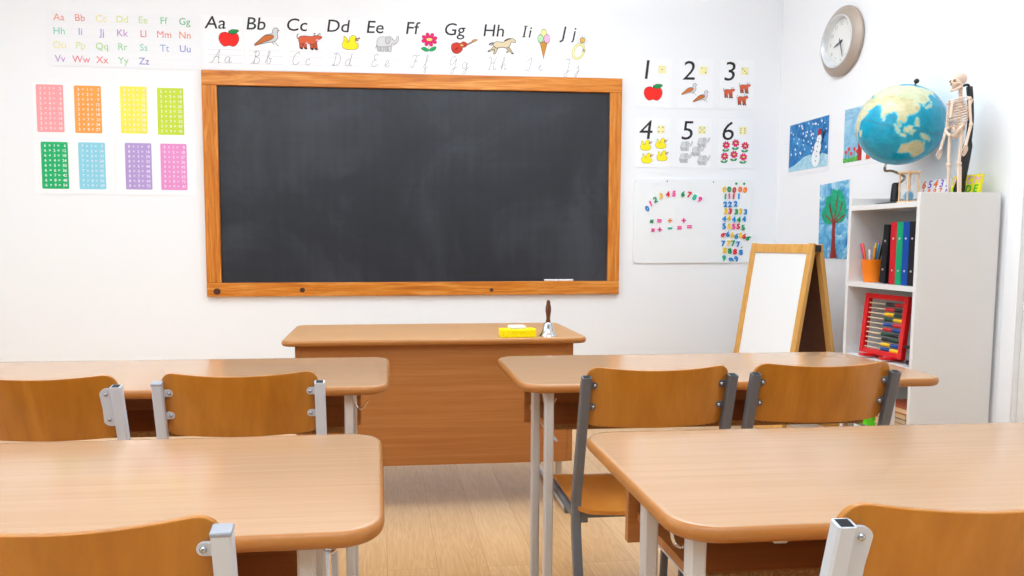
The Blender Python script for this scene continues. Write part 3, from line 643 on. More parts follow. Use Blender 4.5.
student_desk(.3829, -3.558, 1, .047, -.003, 'beech double desk nearest the camera, right of the aisle')
student_desk(.0100, -2.528, -1, .107, -.010, 'beech double desk in the back row, left of the aisle', 1.30)
student_desk(-.0052, -3.531, -1, .107, .010, 'beech double desk nearest the camera, left of the aisle', 1.30)

# teacher's desk
TZ = .7102
tx0, tx1, ty0, ty1 = -.412, .822, -1.524, -.937
td = thing('teacher_desk', 'wide beech desk with a full front panel standing below the blackboard', 'desk', ((tx0+tx1)/2, (ty0+ty1)/2, 0))
hw, hd = (tx1-tx0)/2, (ty1-ty0)/2
slab(lambda i: rrect(-hw+i, hw-i, -hd+i, hd-i, .05-i, 8), TZ, .023, M_TEACH, M_EDGE, td, 'table_top')
B().box(-hw+.074, hw-.074, -hd+.052, -hd+.068, .185, TZ-.0235, M_BEECHD).build('front_panel', td, bevel=.001)
for x0, x1 in ((-hw+.052, -hw+.0735), (hw-.0735, hw-.052)):
    B().box(x0, x1, -hd+.050, hd-.12, .187, TZ-.0235, M_BEECHD).build('side_panel', td, bevel=.001)
desk_legs(td, [(-1, -hw+.1), (1, hw-.090)], -hd+.13, -hd+.32, TZ-.0235, -hd-.03, hd-.02, hooks=False)

# ------------------------------------------------------------------ things on the teacher's desk
sp = thing('board_sponge', 'yellow sponge with a white top layer, lying on the teacher desk', 'sponge', (.537, -1.470, TZ))
M_SPY = paint_mat('yellow_sponge', '#f2d800', '#f8e300', '#fdee30', 90); M_SPW = paint_mat('white_sponge', '#f2eed8', '#f7f4e6', '#fbfaf2', 90)
B().box(-.073, .073, -.032, .032, .0, .034, M_SPY).build('foam_body', sp, bevel=.004)
B().box(-.036, .030, -.028, .028, .0345, .047, M_SPW).build('scouring_layer', sp, bevel=.004)
bl = thing('handbell', 'small silver handbell with a brown wooden handle beside the sponge', 'bell', (.667, -1.458, TZ))
B().lathe([(.0, .058), (.012, .057), (.018, .052), (.021, .040), (.024, .024), (.030, .010), (.036, .002), (.0355, 0), (.031, .004), (.026, .012), (.020, .028), (.016, .048), (0, .052)], M_CHROME, 32).build('bell_body', bl)
B().lathe([(0, .056), (.009, .057), (.010, .064), (.008, .070), (.009, .085), (.012, .105), (.0115, .120), (.008, .134), (.0085, .140), (.006, .147), (0, .150)], wood('dark_turned_wood', '#4a2410', '#6a3718', '#7d4824', (40, 40, 6), .3), 20).build('handle', bl)

# ------------------------------------------------------------------ chairs
def chair_bits(root, ms, caps, plates, drop=0.):
    T = .0195; px = .1805
    path = [(0, 0, .779), (0, .072, .485), (0, .080, .450), (0, .080, .415), (0, .068, .33), (0, -.02, .012)]
    for s in (-1, 1):
        x = s*px; cap = caps[0 if s < 0 else 1]
        p = catmull([(x, y, z_) for _, y, z_ in path], 4)
        f = B().qtube(p, T, T*1.2, ms, up=(1, 0, 0))
        up_ = (Vector(p[0])-Vector(p[1])).normalized(); X = Matrix.Translation(p[0]) @ up_.to_track_quat('Z', 'Y').to_matrix().to_4x4()
        if not cap:
            f.box(-.0078, .0078, -.0072, .0072, .0002, .0008, M_TUBESHADE, X)  # dark patch on the closed end, painted shade of an open tube
        po = f.build('rear_post', root)
        if cap: B().box(-.0122, .0122, -.0103, .0103, -.001, .005, mat('cap_plastic', '#9da0a8', .5), X).build('end_cap', po, bevel=.002)
        B().qtube([(x, .088, .4135), (x, .378, .4135)], T, T, ms).build('seat_rail', root)
        fl = B().qtube([(x, .388, .4225), (x, .396, .37), (x, .420, .012)], T, T, ms, up=(1, 0, 0)); fl.build('front_leg', root)
        for y in (-.02, .420): B().box(x-.013, x+.013, y-.014, y+.014, 0, .016, M_BLACK).build('foot_glide', root, bevel=.003)
        # brackets holding the backrest
        if plates[0 if s < 0 else 1]:
            X = Matrix.Translation((s*(px-.022), (.779-.728)*.236+.003, .728)) @ Matrix.Rotation(R(103.3), 4, 'X')
            pl = B().prism(rrect(-.019, .019, -.046, .046, .017, 5), -.003, .001, ms, X)
            pl.build('bracket', root)
            for dz in (-.03, .032):
                b = B(); b.ell((-s*.004, dz, .0015), (.0050, .0050, .0035), M_BOLT, 10, 6, X); b.build('bolt', root)
        else:
            for dz in (.756, .702):
                yy = (.779-dz)*.236+.0065
                X = Matrix.Translation((s*(px-.021), yy-.002, dz)) @ Matrix.Rotation(R(103.3), 4, 'X')
                B().prism(rrect(-.010, .014, -.0085, .0085, .0084, 5) if s > 0 else rrect(-.014, .010, -.0085, .0085, .0084, 5), -.003, .001, ms, X).build('bracket', root)
                b = B(); b.ell((-.002*s, 0, .0015), (.0045, .0045, .0032), M_BOLT, 10, 6, X); b.build('bolt', root)
    B().qtube([(-px+.0105, .10, .4095), (px-.0105, .10, .4095)], T, T, ms).build('cross_rail', root)
    B().box(-px+.011, -px+.030, .075, .086, .394, .421, ms).build('rail_plate', root, bevel=.002)
    B().qtube([(-px+.0105, .33, .4095), (px-.0105, .33, .4095)], T, T, ms).build('cross_rail', root)
    # curved plywood backrest: rounded rectangle bent about the vertical axis
    nx, nz = 24, 8; hw_, zc, hh, r_ = .1770, .7235, .0730, .030; V = []; F = []
    def pt(u, v, side):
        # u,v in -1..1 -> squircle-ish rounded rectangle
        x = hw_*u; zz = hh*v
        ax, az = abs(x)-(hw_-r_), abs(zz)-(hh-r_)
        if ax > 0 and az > 0:
            l = math.hypot(ax, az)
            m_ = max(ax, az); k = m_/l if l else 1
            x = math.copysign(hw_-r_+ax*k, x); zz = math.copysign(hh-r_+az*k, zz)
        bow = .030*(1-(x/hw_)**2)
        y = (.779-(zc+zz))*.236+.0170-bow
        top = .010*(x/hw_)**2 if zz > 0 else .004*(x/hw_)**2
        return (x, y+(.0045 if side else -.0045)+drop*.236, zc+zz+top*abs(zz)/hh-drop)
    us = [-1+2*i/nx for i in range(nx+1)]; us = sorted(set(us+[-.95, .95, -.88, .88])); vs = [-1, -.92, -.82, -.7, -.56, -.3, 0, .3, .56, .7, .82, .92, 1]
    for sd in (0, 1):
        for u in us:
            for v in vs: V.append(pt(u, v, sd))
    a, c = len(us), len(vs); N = a*c
    for i in range(a-1):
        for j in range(c-1):
            q = (i*c+j, (i+1)*c+j, (i+1)*c+j+1, i*c+j+1); F.append(q); F.append(tuple(N+t for t in reversed(q)))
    loop = [i*c for i in range(a)]+[(a-1)*c+j for j in range(1, c)]+[i*c+c-1 for i in range(a-2, -1, -1)]+[j for j in range(c-2, 0, -1)]
    for k in range(len(loop)):
        p0, p1 = loop[k], loop[(k+1) % len(loop)]; F.append((p0, N+p0, N+p1, p1))
    B().add(V, F, M_PLY, True).build('backrest', root, bevel=.0015, sharp=50)
    # seat: rounded, slightly dished, front edge rolled down
    V = []; F = []; g = 20; hy0, hy1 = .045, .375
    for sd in (0, 1):
        for i in range(g+1):
            for j in range(g+1):
                u, v = -1+2*i/g, -1+2*j/g
                x, y = u*.181, v*(hy1-hy0)/2
                ax, ay = abs(x)-(.181-.04), abs(y)-((hy1-hy0)/2-.04)
                if ax > 0 and ay > 0:
                    l = math.hypot(ax, ay); k = max(ax, ay)/l
                    x = math.copysign(.141+ax*k, x); y = math.copysign((hy1-hy0)/2-.04+ay*k, y)
                zz = .4385-.008*(1-u*u)*(1-max(0, v)**2)-(.018*max(0, (v-.7)/.3)**2)
                V.append((x, y+(hy0+hy1)/2, zz-(.010 if sd else 0)))
    N = (g+1)**2; c = g+1
    for i in range(g):
        for j in range(g):
            q = (i*c+j, (i+1)*c+j, (i+1)*c+j+1, i*c+j+1); F.append(q); F.append(tuple(N+t for t in reversed(q)))
    loop = [i*c for i in range(c)]+[g*c+j for j in range(1, c)]+[i*c+g for i in range(g-1, -1, -1)]+[j for j in range(g-1, 0, -1)]
    for k in range(len(loop)):
        p0, p1 = loop[k], loop[(k+1) % len(loop)]; F.append((p0, N+p0, N+p1, p1))
    B().add(V, F, M_PLYS, True).build('seat', root, sharp=50)
CHG = 'plywood school chairs'
chairs = [((.654, -2.762), 0, 'D', (0, 0), (0, 0), 'plywood school chair with dark grey posts, beside the aisle at the back right desk'),
          ((1.076, -2.756), 0, 'D', (0, 0), (0, 0), 'plywood school chair with dark grey posts, in front of the white bookcase'),
          ((-.332, -2.762), 0, 'L', (1, 0), (0, 0), 'plywood school chair with light grey posts, beside the aisle at the back left desk'),
          ((-.777, -2.762), -4, 'L', (0, 0), (0, 1), 'plywood school chair cut by the left photo edge, at the back left desk'),
          ((.7005, -3.697), 0, 'L', (0, 0), (1, 1), 'plywood school chair cut by the bottom right corner, at the front right desk'),
          ((-.3625, -3.657), 0, 'L', (1, 1), (0, 0), 'plywood school chair cut by the bottom left corner, at the front left desk')]
for (x, y), rz, tone, caps, plates, lab in chairs:
    r_ = thing('school_chair', lab, 'chair', (x, y, 0), R(rz), CHG)
    chair_bits(r_, M_STEELD if tone == 'D' else M_STEELL, caps, plates, .002 if tone == 'D' and x < 1 else 0. if y > -3 else .004 if x > 0 else .0075)

# ------------------------------------------------------------------ bookcase
kx0, kx1, ky0, ky1, kz = 2.0636, 2.4013, -1.7376, -1.286, 1.290
bk = thing('bookcase', 'tall white open bookcase standing against the right wall', 'bookcase', ((kx0+kx1)/2, (ky0+ky1)/2, 0))
hx, hy = (kx1-kx0)/2, (ky1-ky0)/2
for y0, y1 in ((-hy, -hy+.018), (hy-.018, hy)): B().box(-hx, hx, y0, y1, 0, kz, M_MELA).build('side_panel', bk, bevel=.0015)
B().box(hx-.006, hx, -hy+.0185, hy-.0185, .06, kz-.002, M_MELA).build('back_panel', bk)
SH = (1.255, .921, .598, .285, .075)
for s in SH: B().box(-hx+.001, hx-.0065, -hy+.0185, hy-.0185, s-.021, s, M_MELA).build('shelf', bk, bevel=.001)
B().box(-hx+.02, -hx+.036, -hy+.0185, hy-.0185, 0, .053, M_MELA).build('plinth', bk)
# binders
BCOL = [('black', '#17171b'), ('blue', '#0a4294'), ('green', '#0b9164'), ('red', '#b81823')]
M_RIV = mat('rivet', '#d5d5d8', .3, .8)
M_PAGE = mat('page_edges', '#e9e4d6', .8)
def binder(col, y, label, tilt=0, h=.257, w=.038, x=2.090):
    bdr = thing('ring_binder', label, 'binder', (x, y, .9215 if not tilt else .9235), 0, 'ring binders on the upper shelf')
    bdr.rotation_euler = (R(tilt), 0, 0)
    c = mat('binder_'+col[0], col[1], .5, spec=.25)
    f = B().box(0, .0025, -w/2, w/2, 0, h, c); f.box(.0025, .185, -w/2, -w/2+.0025, 0, h, c).box(.0025, .185, w/2-.0025, w/2, 0, h, c); f.build('cover', bdr, bevel=.001)
    B().box(.006, .178, -w/2+.005, w/2-.005, .006, h-.014, M_PAGE).build('pages', bdr)
    for z_ in (.058, h-.068):
        B().lathe([(.0045, 0), (.0045, .0016), (.002, .003), (0, .003)], M_RIV, 12, Matrix.Translation((0, 0, z_)) @ Matrix.Rotation(R(-90), 4, 'Y')).build('rivet', bdr)
for i, (c, lab) in enumerate(zip(BCOL, ('black ring binder at the near end of the shelf, touching the bookcase side', 'blue ring binder between the black and the green one', 'green ring binder between the blue and the red one', 'red ring binder on the upper bookcase shelf'))):
    binder(c, -1.669+.0375*i, lab, w=.0365)
binder(('black', '#17171b'), -1.494, 'black ring binder leaning at the left of the red one', 4, .246, .034)
# pen cup
cup = thing('pen_cup', 'orange paper cup full of pens on the upper shelf', 'cup', (2.130, -1.372, .922))
M_CUP = mat('orange_cup', '#ef7d12', .4)
B().lathe([(0, .002), (.033, .002), (.034, 0), (.0455, .094), (.047, .097), (.0455, .098), (.0435, .094), (.032, .005), (0, .004)], M_CUP, 28).build('cup_body', cup)
pens = [('magenta', '#c2187a', (-.008, .022), (-.026, .040), .165), ('coral', '#e8603a', (-.020, .012), (-.024, .032), .165), ('white', '#e6e6ea', (-.016, -.002), (-.018, -.002), .135), ('pink', '#e0307a', (.006, -.004), (.010, -.018), .170), ('yellow', '#e6b81e', (-.014, -.014), (-.012, -.034), .165), ('light blue', '#2a86b4', (-.010, -.022), (-.008, -.046), .168), ('black', '#1b1c20', (.006, -.022), (.006, -.049), .185), ('orange', '#e08a2c', (-.018, -.022), (-.020, -.042), .145)]
for nm, c, (ax, ay), (tx, ty), ln in pens:
    p0 = Vector((ax*.55, ay*.55, .008)); d_ = (Vector((ax+(tx-ax), ay+(ty-ay), .15))-p0).normalized()
    X = Matrix.Translation(p0) @ d_.to_track_quat('Z', 'Y').to_matrix().to_4x4()
    pn = B().lathe([(0, 0), (.0015, .001), (.004, .012), (.0042, ln*.62), (.0048, ln*.63), (.0048, ln-.008), (.0035, ln-.001), (0, ln)], plastic(c), 12, X)
    tag(pn.build('pen', loc=(2.130, -1.372, .922)), nm+' felt pen standing in the orange cup', 'pen', 'pens in the orange cup')
# abacus
ab = thing('abacus', 'red framed abacus with rows of coloured beads on the middle shelf', 'abacus', (2.098, -1.500, .603), 0)
ab.rotation_euler = (0, R(5), R(4))
M_RED = mat('abacus_red', '#d01318', .3); M_ROD = mat('abacus_rod', '#d9c7a6', .5)
fw, fh = .125, .272
fr = B()
fr.box(-.011, .011, fw-.022, fw, .012, fh, M_RED).box(-.011, .011, -fw, -fw+.022, .012, fh, M_RED)
fr.box(-.010, .010, -fw+.022, fw-.022, .012, .034, M_RED).box(-.010, .010, -fw+.022, fw-.022, fh-.022, fh, M_RED)
fr.build('frame', ab, bevel=.002)
for y in (.06, -.06): B().box(-.05, .05, y-.016, y+.016, 0, .0118, M_RED).build('foot', ab, bevel=.004)
BC = {'k': '#1d1d20', 'r': '#c4202a', 'y': '#f0c010', 'g': '#123f2c', 'b': '#0f3f8c', 'w': '#e8e2d6'}
rows = ['kkkkkrrrrr', 'rrrrrkkkkk', 'yyyyyggggg', 'gggggyyyyy', 'bbbbbrrrrr', 'rrrrrbbbbb', 'gggggkkkk', 'kkkkkggggg', 'yyyyybbbbb', 'bbbbbyyyyy']
proto = {}
for k, c in BC.items():
    bd = B().lathe([(.0022, -.0052), (.0070, -.0040), (.0088, 0), (.0070, .0040), (.0022, .0052)], plastic(c), 12, Matrix.Rotation(R(90), 4, 'X')); proto[k] = bd
first = {}
for i, rw in enumerate(rows):
    z_ = fh-.041-.0212*i
    B().tube([(0, -fw+.02, z_), (0, fw-.02, z_)], .0026, M_ROD, 8).build('rod', ab)
    n = len(rw)
    for j, k in enumerate(rw):
        y = -fw+.028+.0107*(n-1-j)
        if i == 6: y += .018
        if k not in first: first[k] = proto[k].build('bead', ab); o = first[k]
        else: o = first[k].copy(); COL.objects.link(o); o.parent = ab
        o.location = (0, y, z_)
o = first['k'].copy(); COL.objects.link(o); o.parent = ab; o.location = (0, -fw+.028, fh-.041-.0212*6)
# microscope
mi = thing('microscope', 'small black microscope half hidden beside the abacus', 'microscope', (2.150, -1.672, .5985), R(0))
B().box(-.042, .046, -.035, .035, 0, .018, M_BLACK).build('base', mi, bevel=.004)
B().tube(catmull([(.034, 0, .016), (.044, 0, .07), (.044, 0, .13), (.02, 0, .17)], 5), .010, M_BLACK, 10).build('arm', mi)
B().box(-.055, .04, -.034, .034, .070, .079, M_BLACK).build('stage', mi, bevel=.002)
B().lathe([(0, .095), (.006, .095), (.010, .11), (.012, .13), (.014, .20), (.017, .205), (.017, .225), (0, .226)], M_BLACK, 16, Matrix.Translation((-.012, 0, 0))).build('body_tube', mi)
B().lathe([(0, -.036), (.012, -.036), (.012, -.024), (.004, -.024), (.004, .024), (.012, .024), (.012, .036), (0, .036)], M_BLACK, 14, Matrix.Translation((.044, 0, .12)) @ Matrix.Rotation(R(90), 4, 'X')).build('focus_knob', mi)
# books and green container low in the bookcase
for k, (c, nm, t, wd, dp_, rz) in enumerate([('#7d5a3a', 'brown', .028, .20, .25, 0), ('#d8c8a4', 'cream', .022, .19, .24, 2), ('#c09050', 'tan', .026, .19, .24, -1), ('#3a5a7a', 'blue', .02, .18, .24, 1), ('#b08850', 'ochre', .022, .19, .23, -2), ('#a04a30', 'red brown', .024, .19, .24, 1)]):
    z0 = .2855+[0, .028, .050, .076, .096, .118][k]
    bkk = thing('book', '%s covered book, %s in the flat stack low in the bookcase' % (nm, ['lowest', 'second from the bottom', 'third from the bottom', 'fourth from the bottom', 'second from the top', 'topmost'][k]), 'book', (2.195, -1.605, z0), R(rz), 'books stacked low in the bookcase')
    c_ = mat('cover_'+nm.replace(' ', '_'), c, .5); d2, w2 = dp_/2, wd/2
    B().box(-d2, d2, -w2, w2, 0, .002, c_).box(-d2, d2, -w2, w2, t-.002, t, c_).box(d2-.002, d2, -w2, w2, .002, t-.002, c_).build('cover', bkk)
    B().box(-d2+.003, d2-.003, -w2+.003, w2-.003, .0021, t-.0021, mat('tan_pages', '#cfae82', .8)).build('pages', bkk)
gb = thing('storage_pot', 'bright green plastic pot low in the bookcase beside the books', 'pot', (2.135, -1.400, .2855))
B().lathe([(0, .003), (.040, .003), (.042, 0), (.052, .13), (.055, .132), (.055, .138), (.050, .138), (.040, .006), (0, .005)], plastic('#58c418'), 28).build('pot_body', gb)

# ------------------------------------------------------------------ on top of the bookcase
ZT = 1.255
# globe
GR = .1717; gc = Vector((2.2325, -1.367, 1.603))
gl = thing('globe', 'large blue relief globe on a black stand on the bookcase', 'globe', (gc.x, gc.y, ZT+.0005))
C0 = gc-Vector((gc.x, gc.y, ZT+.0005))
def gpoly():
    EUR = [(-10, 36), (-9, 44), (0, 49), (8, 54), (10, 58), (5, 60), (12, 66), (25, 71), (40, 67), (60, 69), (75, 73), (100, 77), (115, 74), (140, 73), (160, 70), (180, 69), (178, 64), (164, 60), (160, 53), (156, 58), (150, 60), (138, 54), (141, 48), (133, 43), (128, 38), (127, 35), (125, 39), (121, 40), (118, 38), (122, 36), (121, 30), (117, 24), (109, 20), (106, 17), (109, 12), (105, 9), (101, 13), (100, 8), (104, 2), (101, 3), (98, 9), (97, 16), (92, 21), (88, 21), (80, 15), (80, 12), (77, 8), (73, 17), (72, 21), (67, 25), (57, 26), (55, 22), (52, 16), (44, 12), (39, 20), (35, 28), (35, 33), (27, 37), (22, 36), (18, 40), (13, 45), (8, 44), (0, 38)]
    AFR = [(-6, 35), (10, 37), (20, 32), (32, 31), (36, 24), (43, 12), (51, 12), (48, 5), (40, -3), (40, -15), (35, -22), (32, -29), (20, -35), (15, -27), (12, -15), (9, 0), (5, 5), (-8, 5), (-16, 14), (-16, 22), (-10, 30)]
    AUS = [(114, -22), (114, -34), (118, -35), (124, -33), (131, -31), (137, -35), (141, -38), (147, -39), (150, -37), (153, -30), (152, -25), (146, -19), (142, -11), (140, -17), (136, -12), (131, -12), (126, -14), (122, -18)]
    SUM = [(95, 5), (100, 2), (106, -5), (104, -6), (99, 0)]; JAV = [(106, -6), (114, -7), (114, -9), (106, -8)]
    BOR = [(109, 2), (113, 4), (117, 7), (119, 4), (117, -3), (111, -3)]; SUL = [(119, 1), (124, 1), (121, -2), (122, -5), (119, -4)]
    PNG = [(131, -1), (138, -2), (145, -5), (150, -10), (143, -9), (138, -8), (133, -4)]; PHI = [(120, 18), (122, 17), (126, 8), (122, 8), (120, 13)]
    JAP = [(130, 32), (136, 35), (140, 36), (142, 40), (141, 45), (145, 44), (140, 41), (136, 37), (131, 35)]; MAD = [(44, -17), (50, -15), (47, -25), (44, -24)]; SRI = [(80, 9), (82, 7), (80, 6)]
    NZ = [(173, -35), (178, -38), (174, -42), (168, -46), (171, -43)]; ANT = [(-180, -84), (180, -84), (180, -91), (-180, -91)]; GRN = [(-55, 60), (-25, 70), (-20, 82), (-60, 82)]
    return [EUR, AFR, AUS, SUM, JAV, BOR, SUL, PNG, PHI, JAP, MAD, SRI, NZ, ANT, GRN]
def inside(x, y, P):
    c = False; j = len(P)-1
    for i in range(len(P)):
        if (P[i][1] > y) != (P[j][1] > y) and x < (P[j][0]-P[i][0])*(y-P[i][1])/(P[j][1]-P[i][1])+P[i][0]: c = not c
        j = i
    return c
GP = gpoly(); GB = [(min(p[0] for p in P), max(p[0] for p in P), min(p[1] for p in P), max(p[1] for p in P)) for P in GP]
M_SEA = paint_mat('globe_sea', '#0a86a6', '#1296b6', '#22a6c4', 18); M_LAND = paint_mat('globe_land', '#b6c096', '#cbd0ac', '#d8d8be', 22); M_DES = paint_mat('globe_desert', '#b4b080', '#c9c296', '#d4ccaa', 26)
M_SHELF = paint_mat('globe_shallow_sea', '#5fb6c4', '#6cc0cc', '#80cad2', 18); M_GRID = mat('globe_grid', '#1a7890', .3)
for m_ in (M_SEA, M_LAND, M_DES, M_SHELF): m_.node_tree.nodes['Principled BSDF'].inputs['Roughness'].default_value = .22; m_.node_tree.nodes['Principled BSDF'].inputs['Specular IOR Level'].default_value = .5
gb_ = B(); nu, nv = 240, 120
mi_ = [gb_.m(m_) for m_ in (M_SEA, M_LAND, M_DES, M_SHELF, M_GRID)]
def land(lo, la):
    for k, (P, bbx) in enumerate(zip(GP, GB)):
        if bbx[0] <= lo <= bbx[1] and bbx[2] <= la <= bbx[3] and inside(lo, la, P): return k
    return -1
gm = {}
for i in range(nu):
    for j in range(nv): gm[i, j] = land(-180+(i+.5)*360/nu, -90+(j+.5)*180/nv)
V = []
for j in range(nv+1):
    la = R(-90+180*j/nv)
    for i in range(nu):
        lo = R(-180+360*i/nu); V.append((GR*math.cos(la)*math.cos(lo), GR*math.cos(la)*math.sin(lo), GR*math.sin(la)))
gb_.v = V
for j in range(nv):
    for i in range(nu):
        i2 = (i+1) % nu
        gb_.f.append([j*nu+i, j*nu+i2, (j+1)*nu+i2, (j+1)*nu+i] if 0 < j < nv-1 else ([j*nu+i, (j+1)*nu+i2, (j+1)*nu+i] if j == 0 else [j*nu+i, j*nu+i2, (j+1)*nu+i]))
        k = gm[i, j]; lo, la = -180+(i+.5)*1.5, -90+(j+.5)*1.5
        if k in (1, 2) or (k == 0 and (la < 34 or (la < 44 and 55 < lo < 110))): q = 2
        elif k >= 0: q = 1
        elif any(gm.get(((i+a) % nu, j+c), -1) >= 0 for a in (-1, 0, 1) for c in (-1, 0, 1)): q = 3
        elif j in (nv//2,) : q = 4
        else: q = 0
        gb_.mi.append(mi_[q]); gb_.sm.append(True)
ax = Vector((.038, -.118, .335)).normalized()      # from the lower to the upper pivot
def globe_rot(axis, view, lon, lat):
    # bring the meridian lon onto the side of the globe that faces the room
    z_ = axis.normalized(); x_ = (view-z_*view.dot(z_)).normalized(); y_ = z_.cross(x_)
    Mx = Matrix((x_, y_, z_)).transposed()
    return Mx.to_4x4() @ Matrix.Rotation(R(-lon), 4, 'Z')
GM = globe_rot(ax, Vector((-2.23, -3.1, -.5)), 103, 0)
sph = gb_.build('sphere', gl, sharp=180); sph.matrix_basis = Matrix.Translation(C0) @ GM
top_, bot_ = C0+ax*GR, C0-ax*GR
B().tube([bot_-ax*.016, bot_+ax*.01], .005, M_BOLT, 10).build('pivot', gl)
kb = B(); kb.ell(top_+ax*.014, .0105, M_BLACK, 14, 10); kb.tube([top_-ax*.004, top_+ax*.01], .004, M_BLACK, 8); kb.build('top_knob', gl)
st = catmull([bot_-ax*.014, bot_-ax*.026+Vector((.004, -.004, -.006)), bot_+Vector((.018, -.020, -.034)), Vector((.012, -.028, .120)), Vector((-.012, -.012, .090))], 5)
B().tube(st, .0055, mat('antique_brass', '#8a7a62', .35, .7), 10).build('arm', gl)
B().lathe([(0, .012), (.020, .012), (.019, .05), (.016, .092), (.010, .098), (0, .098)], M_BLACK, 16, Matrix.Translation((-.015, -.010, 0))).build('stand_post', gl)
B().lathe([(0, 0), (.083, 0), (.085, .004), (.080, .009), (.05, .014), (0, .016)], M_BLACK, 36, Matrix.Translation((-.022, -.031, 0))).build('base', gl)
# hourglass
hg = thing('hourglass', 'small wooden framed hourglass with blue sand beside the globe stand', 'hourglass', (2.130, -1.580, ZT+.0005), R(0))
M_HGW = wood('hourglass_wood', '#c99a6c', '#d8ae82', '#e2bd94', (30, 30, 8), .4)
for z0 in (0, .119): B().box(-.029, .029, -.031, .031, z0, z0+.008, M_HGW).build('plate', hg, bevel=.002)
for x in (-.023, .023):
    for y in (-.025, .025): B().lathe([(0, .008), (.0035, .008), (.0028, .04), (.004, .063), (.0028, .088), (.0035, .119), (0, .119)], M_HGW, 12, Matrix.Translation((x, y, 0))).build('post', hg)
M_CG = mat('clear_glass', '#dcebf2', .05); M_CG.node_tree.nodes['Principled BSDF'].inputs['Alpha'].default_value = .16
B().lathe([(.004, .0085), (.015, .012), (.019, .028), (.016, .045), (.006, .058), (.0028, .063), (.006, .068), (.016, .081), (.019, .098), (.015, .114), (.004, .1185)], M_CG, 24).build('glass_bulb', hg)
B().lathe([(0, .0095), (.0135, .0125), (.0175, .028), (.0140, .040), (.009, .046), (0, .050)], mat('blue_sand', '#1583ad', .8), 24).build('sand', hg)

# foam letter boards leaning on the wall side
lean = R(8)
def puzzle(name, y0, w, h, base, label, rows, cat):
    b = B(); b.prism([(0, 0), (w, 0), (w, h), (0, h)], 0, .010, base)
    for txt, yy, cap, cols_ in rows:
        n = len(txt)
        for i, ch in enumerate(txt):
            if ch != ' ': b.text(ch, w*(i+.5)/n, yy, cap, .0105, ink(cols_[i % len(cols_)]), .12, 'c', offset=.02, ext=.02)
    return tag(b.build(name, loc=(2.330, y0, ZT+.0012), rot=(R(90)-lean, 0, R(-90)), bevel=.001), label, cat, 'foam boards on the bookcase')
OR, PU, GRN_, LI = '#ea6a20', '#8a5cc0', '#7fc832', '#dca8dc'
puzzle('number_puzzle', -1.384, .172, .104, mat('white_foam', '#eceaea', .6), 'white foam board with orange and purple digits behind the hourglass', [('65432', .070, .031, [OR, PU, OR, PU, PU]), ('18976', .041, .024, [OR, OR, OR, OR, PU])], 'puzzle board')
puzzle('letter_puzzle', -1.562, .152, .108, mat('yellow_foam', '#e8dc1e', .6), 'yellow foam board with lilac and green letters behind the skeleton', [('HJCM', .072, .029, [LI]), ('CADE', .037, .029, [GRN_, GRN_, '#3fae3a', '#3fae3a'])], 'puzzle board')

# skeleton model
sk = thing('skeleton_model', 'small ivory skeleton model on a black support, beside the globe', 'skeleton', (2.262, -1.655, ZT+.0005), R(-88))
M_BONE = mat('ivory_bone', '#e3cbb8', .45); M_BONED = mat('bone_socket', '#8a5f4a', .7)
s = B()   # skull, front is -y
s.ell((0, .006, .484), (.0215, .028, .0235), M_BONE, 20, 12); s.ell((0, -.014, .468), (.018, .016, .020), M_BONE, 16, 10)
for q in (-1, 1):
    s.ell((q*.0095, -.0262, .4745), (.0060, .0040, .0058), M_BONED, 10, 8); s.ell((q*.018, -.012, .463), (.006, .010, .005), M_BONE, 10, 8)
s.ell((0, -.0305, .463), (.003, .003, .0048), M_BONED, 8, 6)
sku = s.build('skull', sk)
j = B().tube(catmull([(-.017, .000, .462), (-.016, -.010, .446), (-.009, -.024, .439), (0, -.028, .438), (.009, -.024, .439), (.016, -.010, .446), (.017, 0, .462)], 4), .005, M_BONE, 8); j.build('jaw', sku)
b = B()
for i in range(11): b.ell((.0, -.026+0*i, .4515+.0*i), (.0, .0, .0), M_BONE, 3, 2) if False else None
sp_ = catmull([(0, .010, .458), (0, .012, .42), (0, .016, .37), (0, .010, .325), (0, .012, .285)], 6)
b.tube(sp_, .0052, M_BONE, 8)
for i, p in enumerate(sp_):
    b.ell(p, (.0095, .0085, .0042), M_BONE, 10, 6)
b.build('spine', sk)
b = B()
for i in range(10):
    zc = .404-.0098*i; rx = (.020, .028, .034, .038, .041, .043, .044, .043, .041, .038)[i]; ry = (.014, .019, .023, .025, .027, .028, .028, .027, .026, .024)[i]
    drop = .012+.001*i; a1 = math.pi*(1.0 if i < 7 else .80)
    for q in (-1, 1):
        pts = []
        for t in range(13):
            a = a1*t/12; pts.append((q*rx*math.sin(a), .012-.008+ry*math.cos(a)*.9+.002, zc-drop*(1-math.cos(a))/2*1.2))
        b.tube(pts, .0024, M_BONE, 6)
b.sweep([(0, -.021, .400), (0, -.025, .37), (0, -.025, .335)], [(-.006, -.002), (.006, -.002), (.006, .002), (-.006, .002)], M_BONE)
for q in (-1, 1): b.tube(catmull([(0, -.020, .400), (q*.024, -.014, .404), (q*.048, .004, .406)], 4), .0030, M_BONE, 6)
for q in (-1, 1): b.prism([(q*.018, .350), (q*.040, .400), (q*.046, .403), (q*.016, .395)], 0, .003, M_BONE, Matrix.Translation((0, .032, 0)) @ Matrix(((1, 0, 0, 0), (0, 0, 1, 0), (0, 1, 0, 0), (0, 0, 0, 1))))
b.build('ribcage', sk)
b = B()
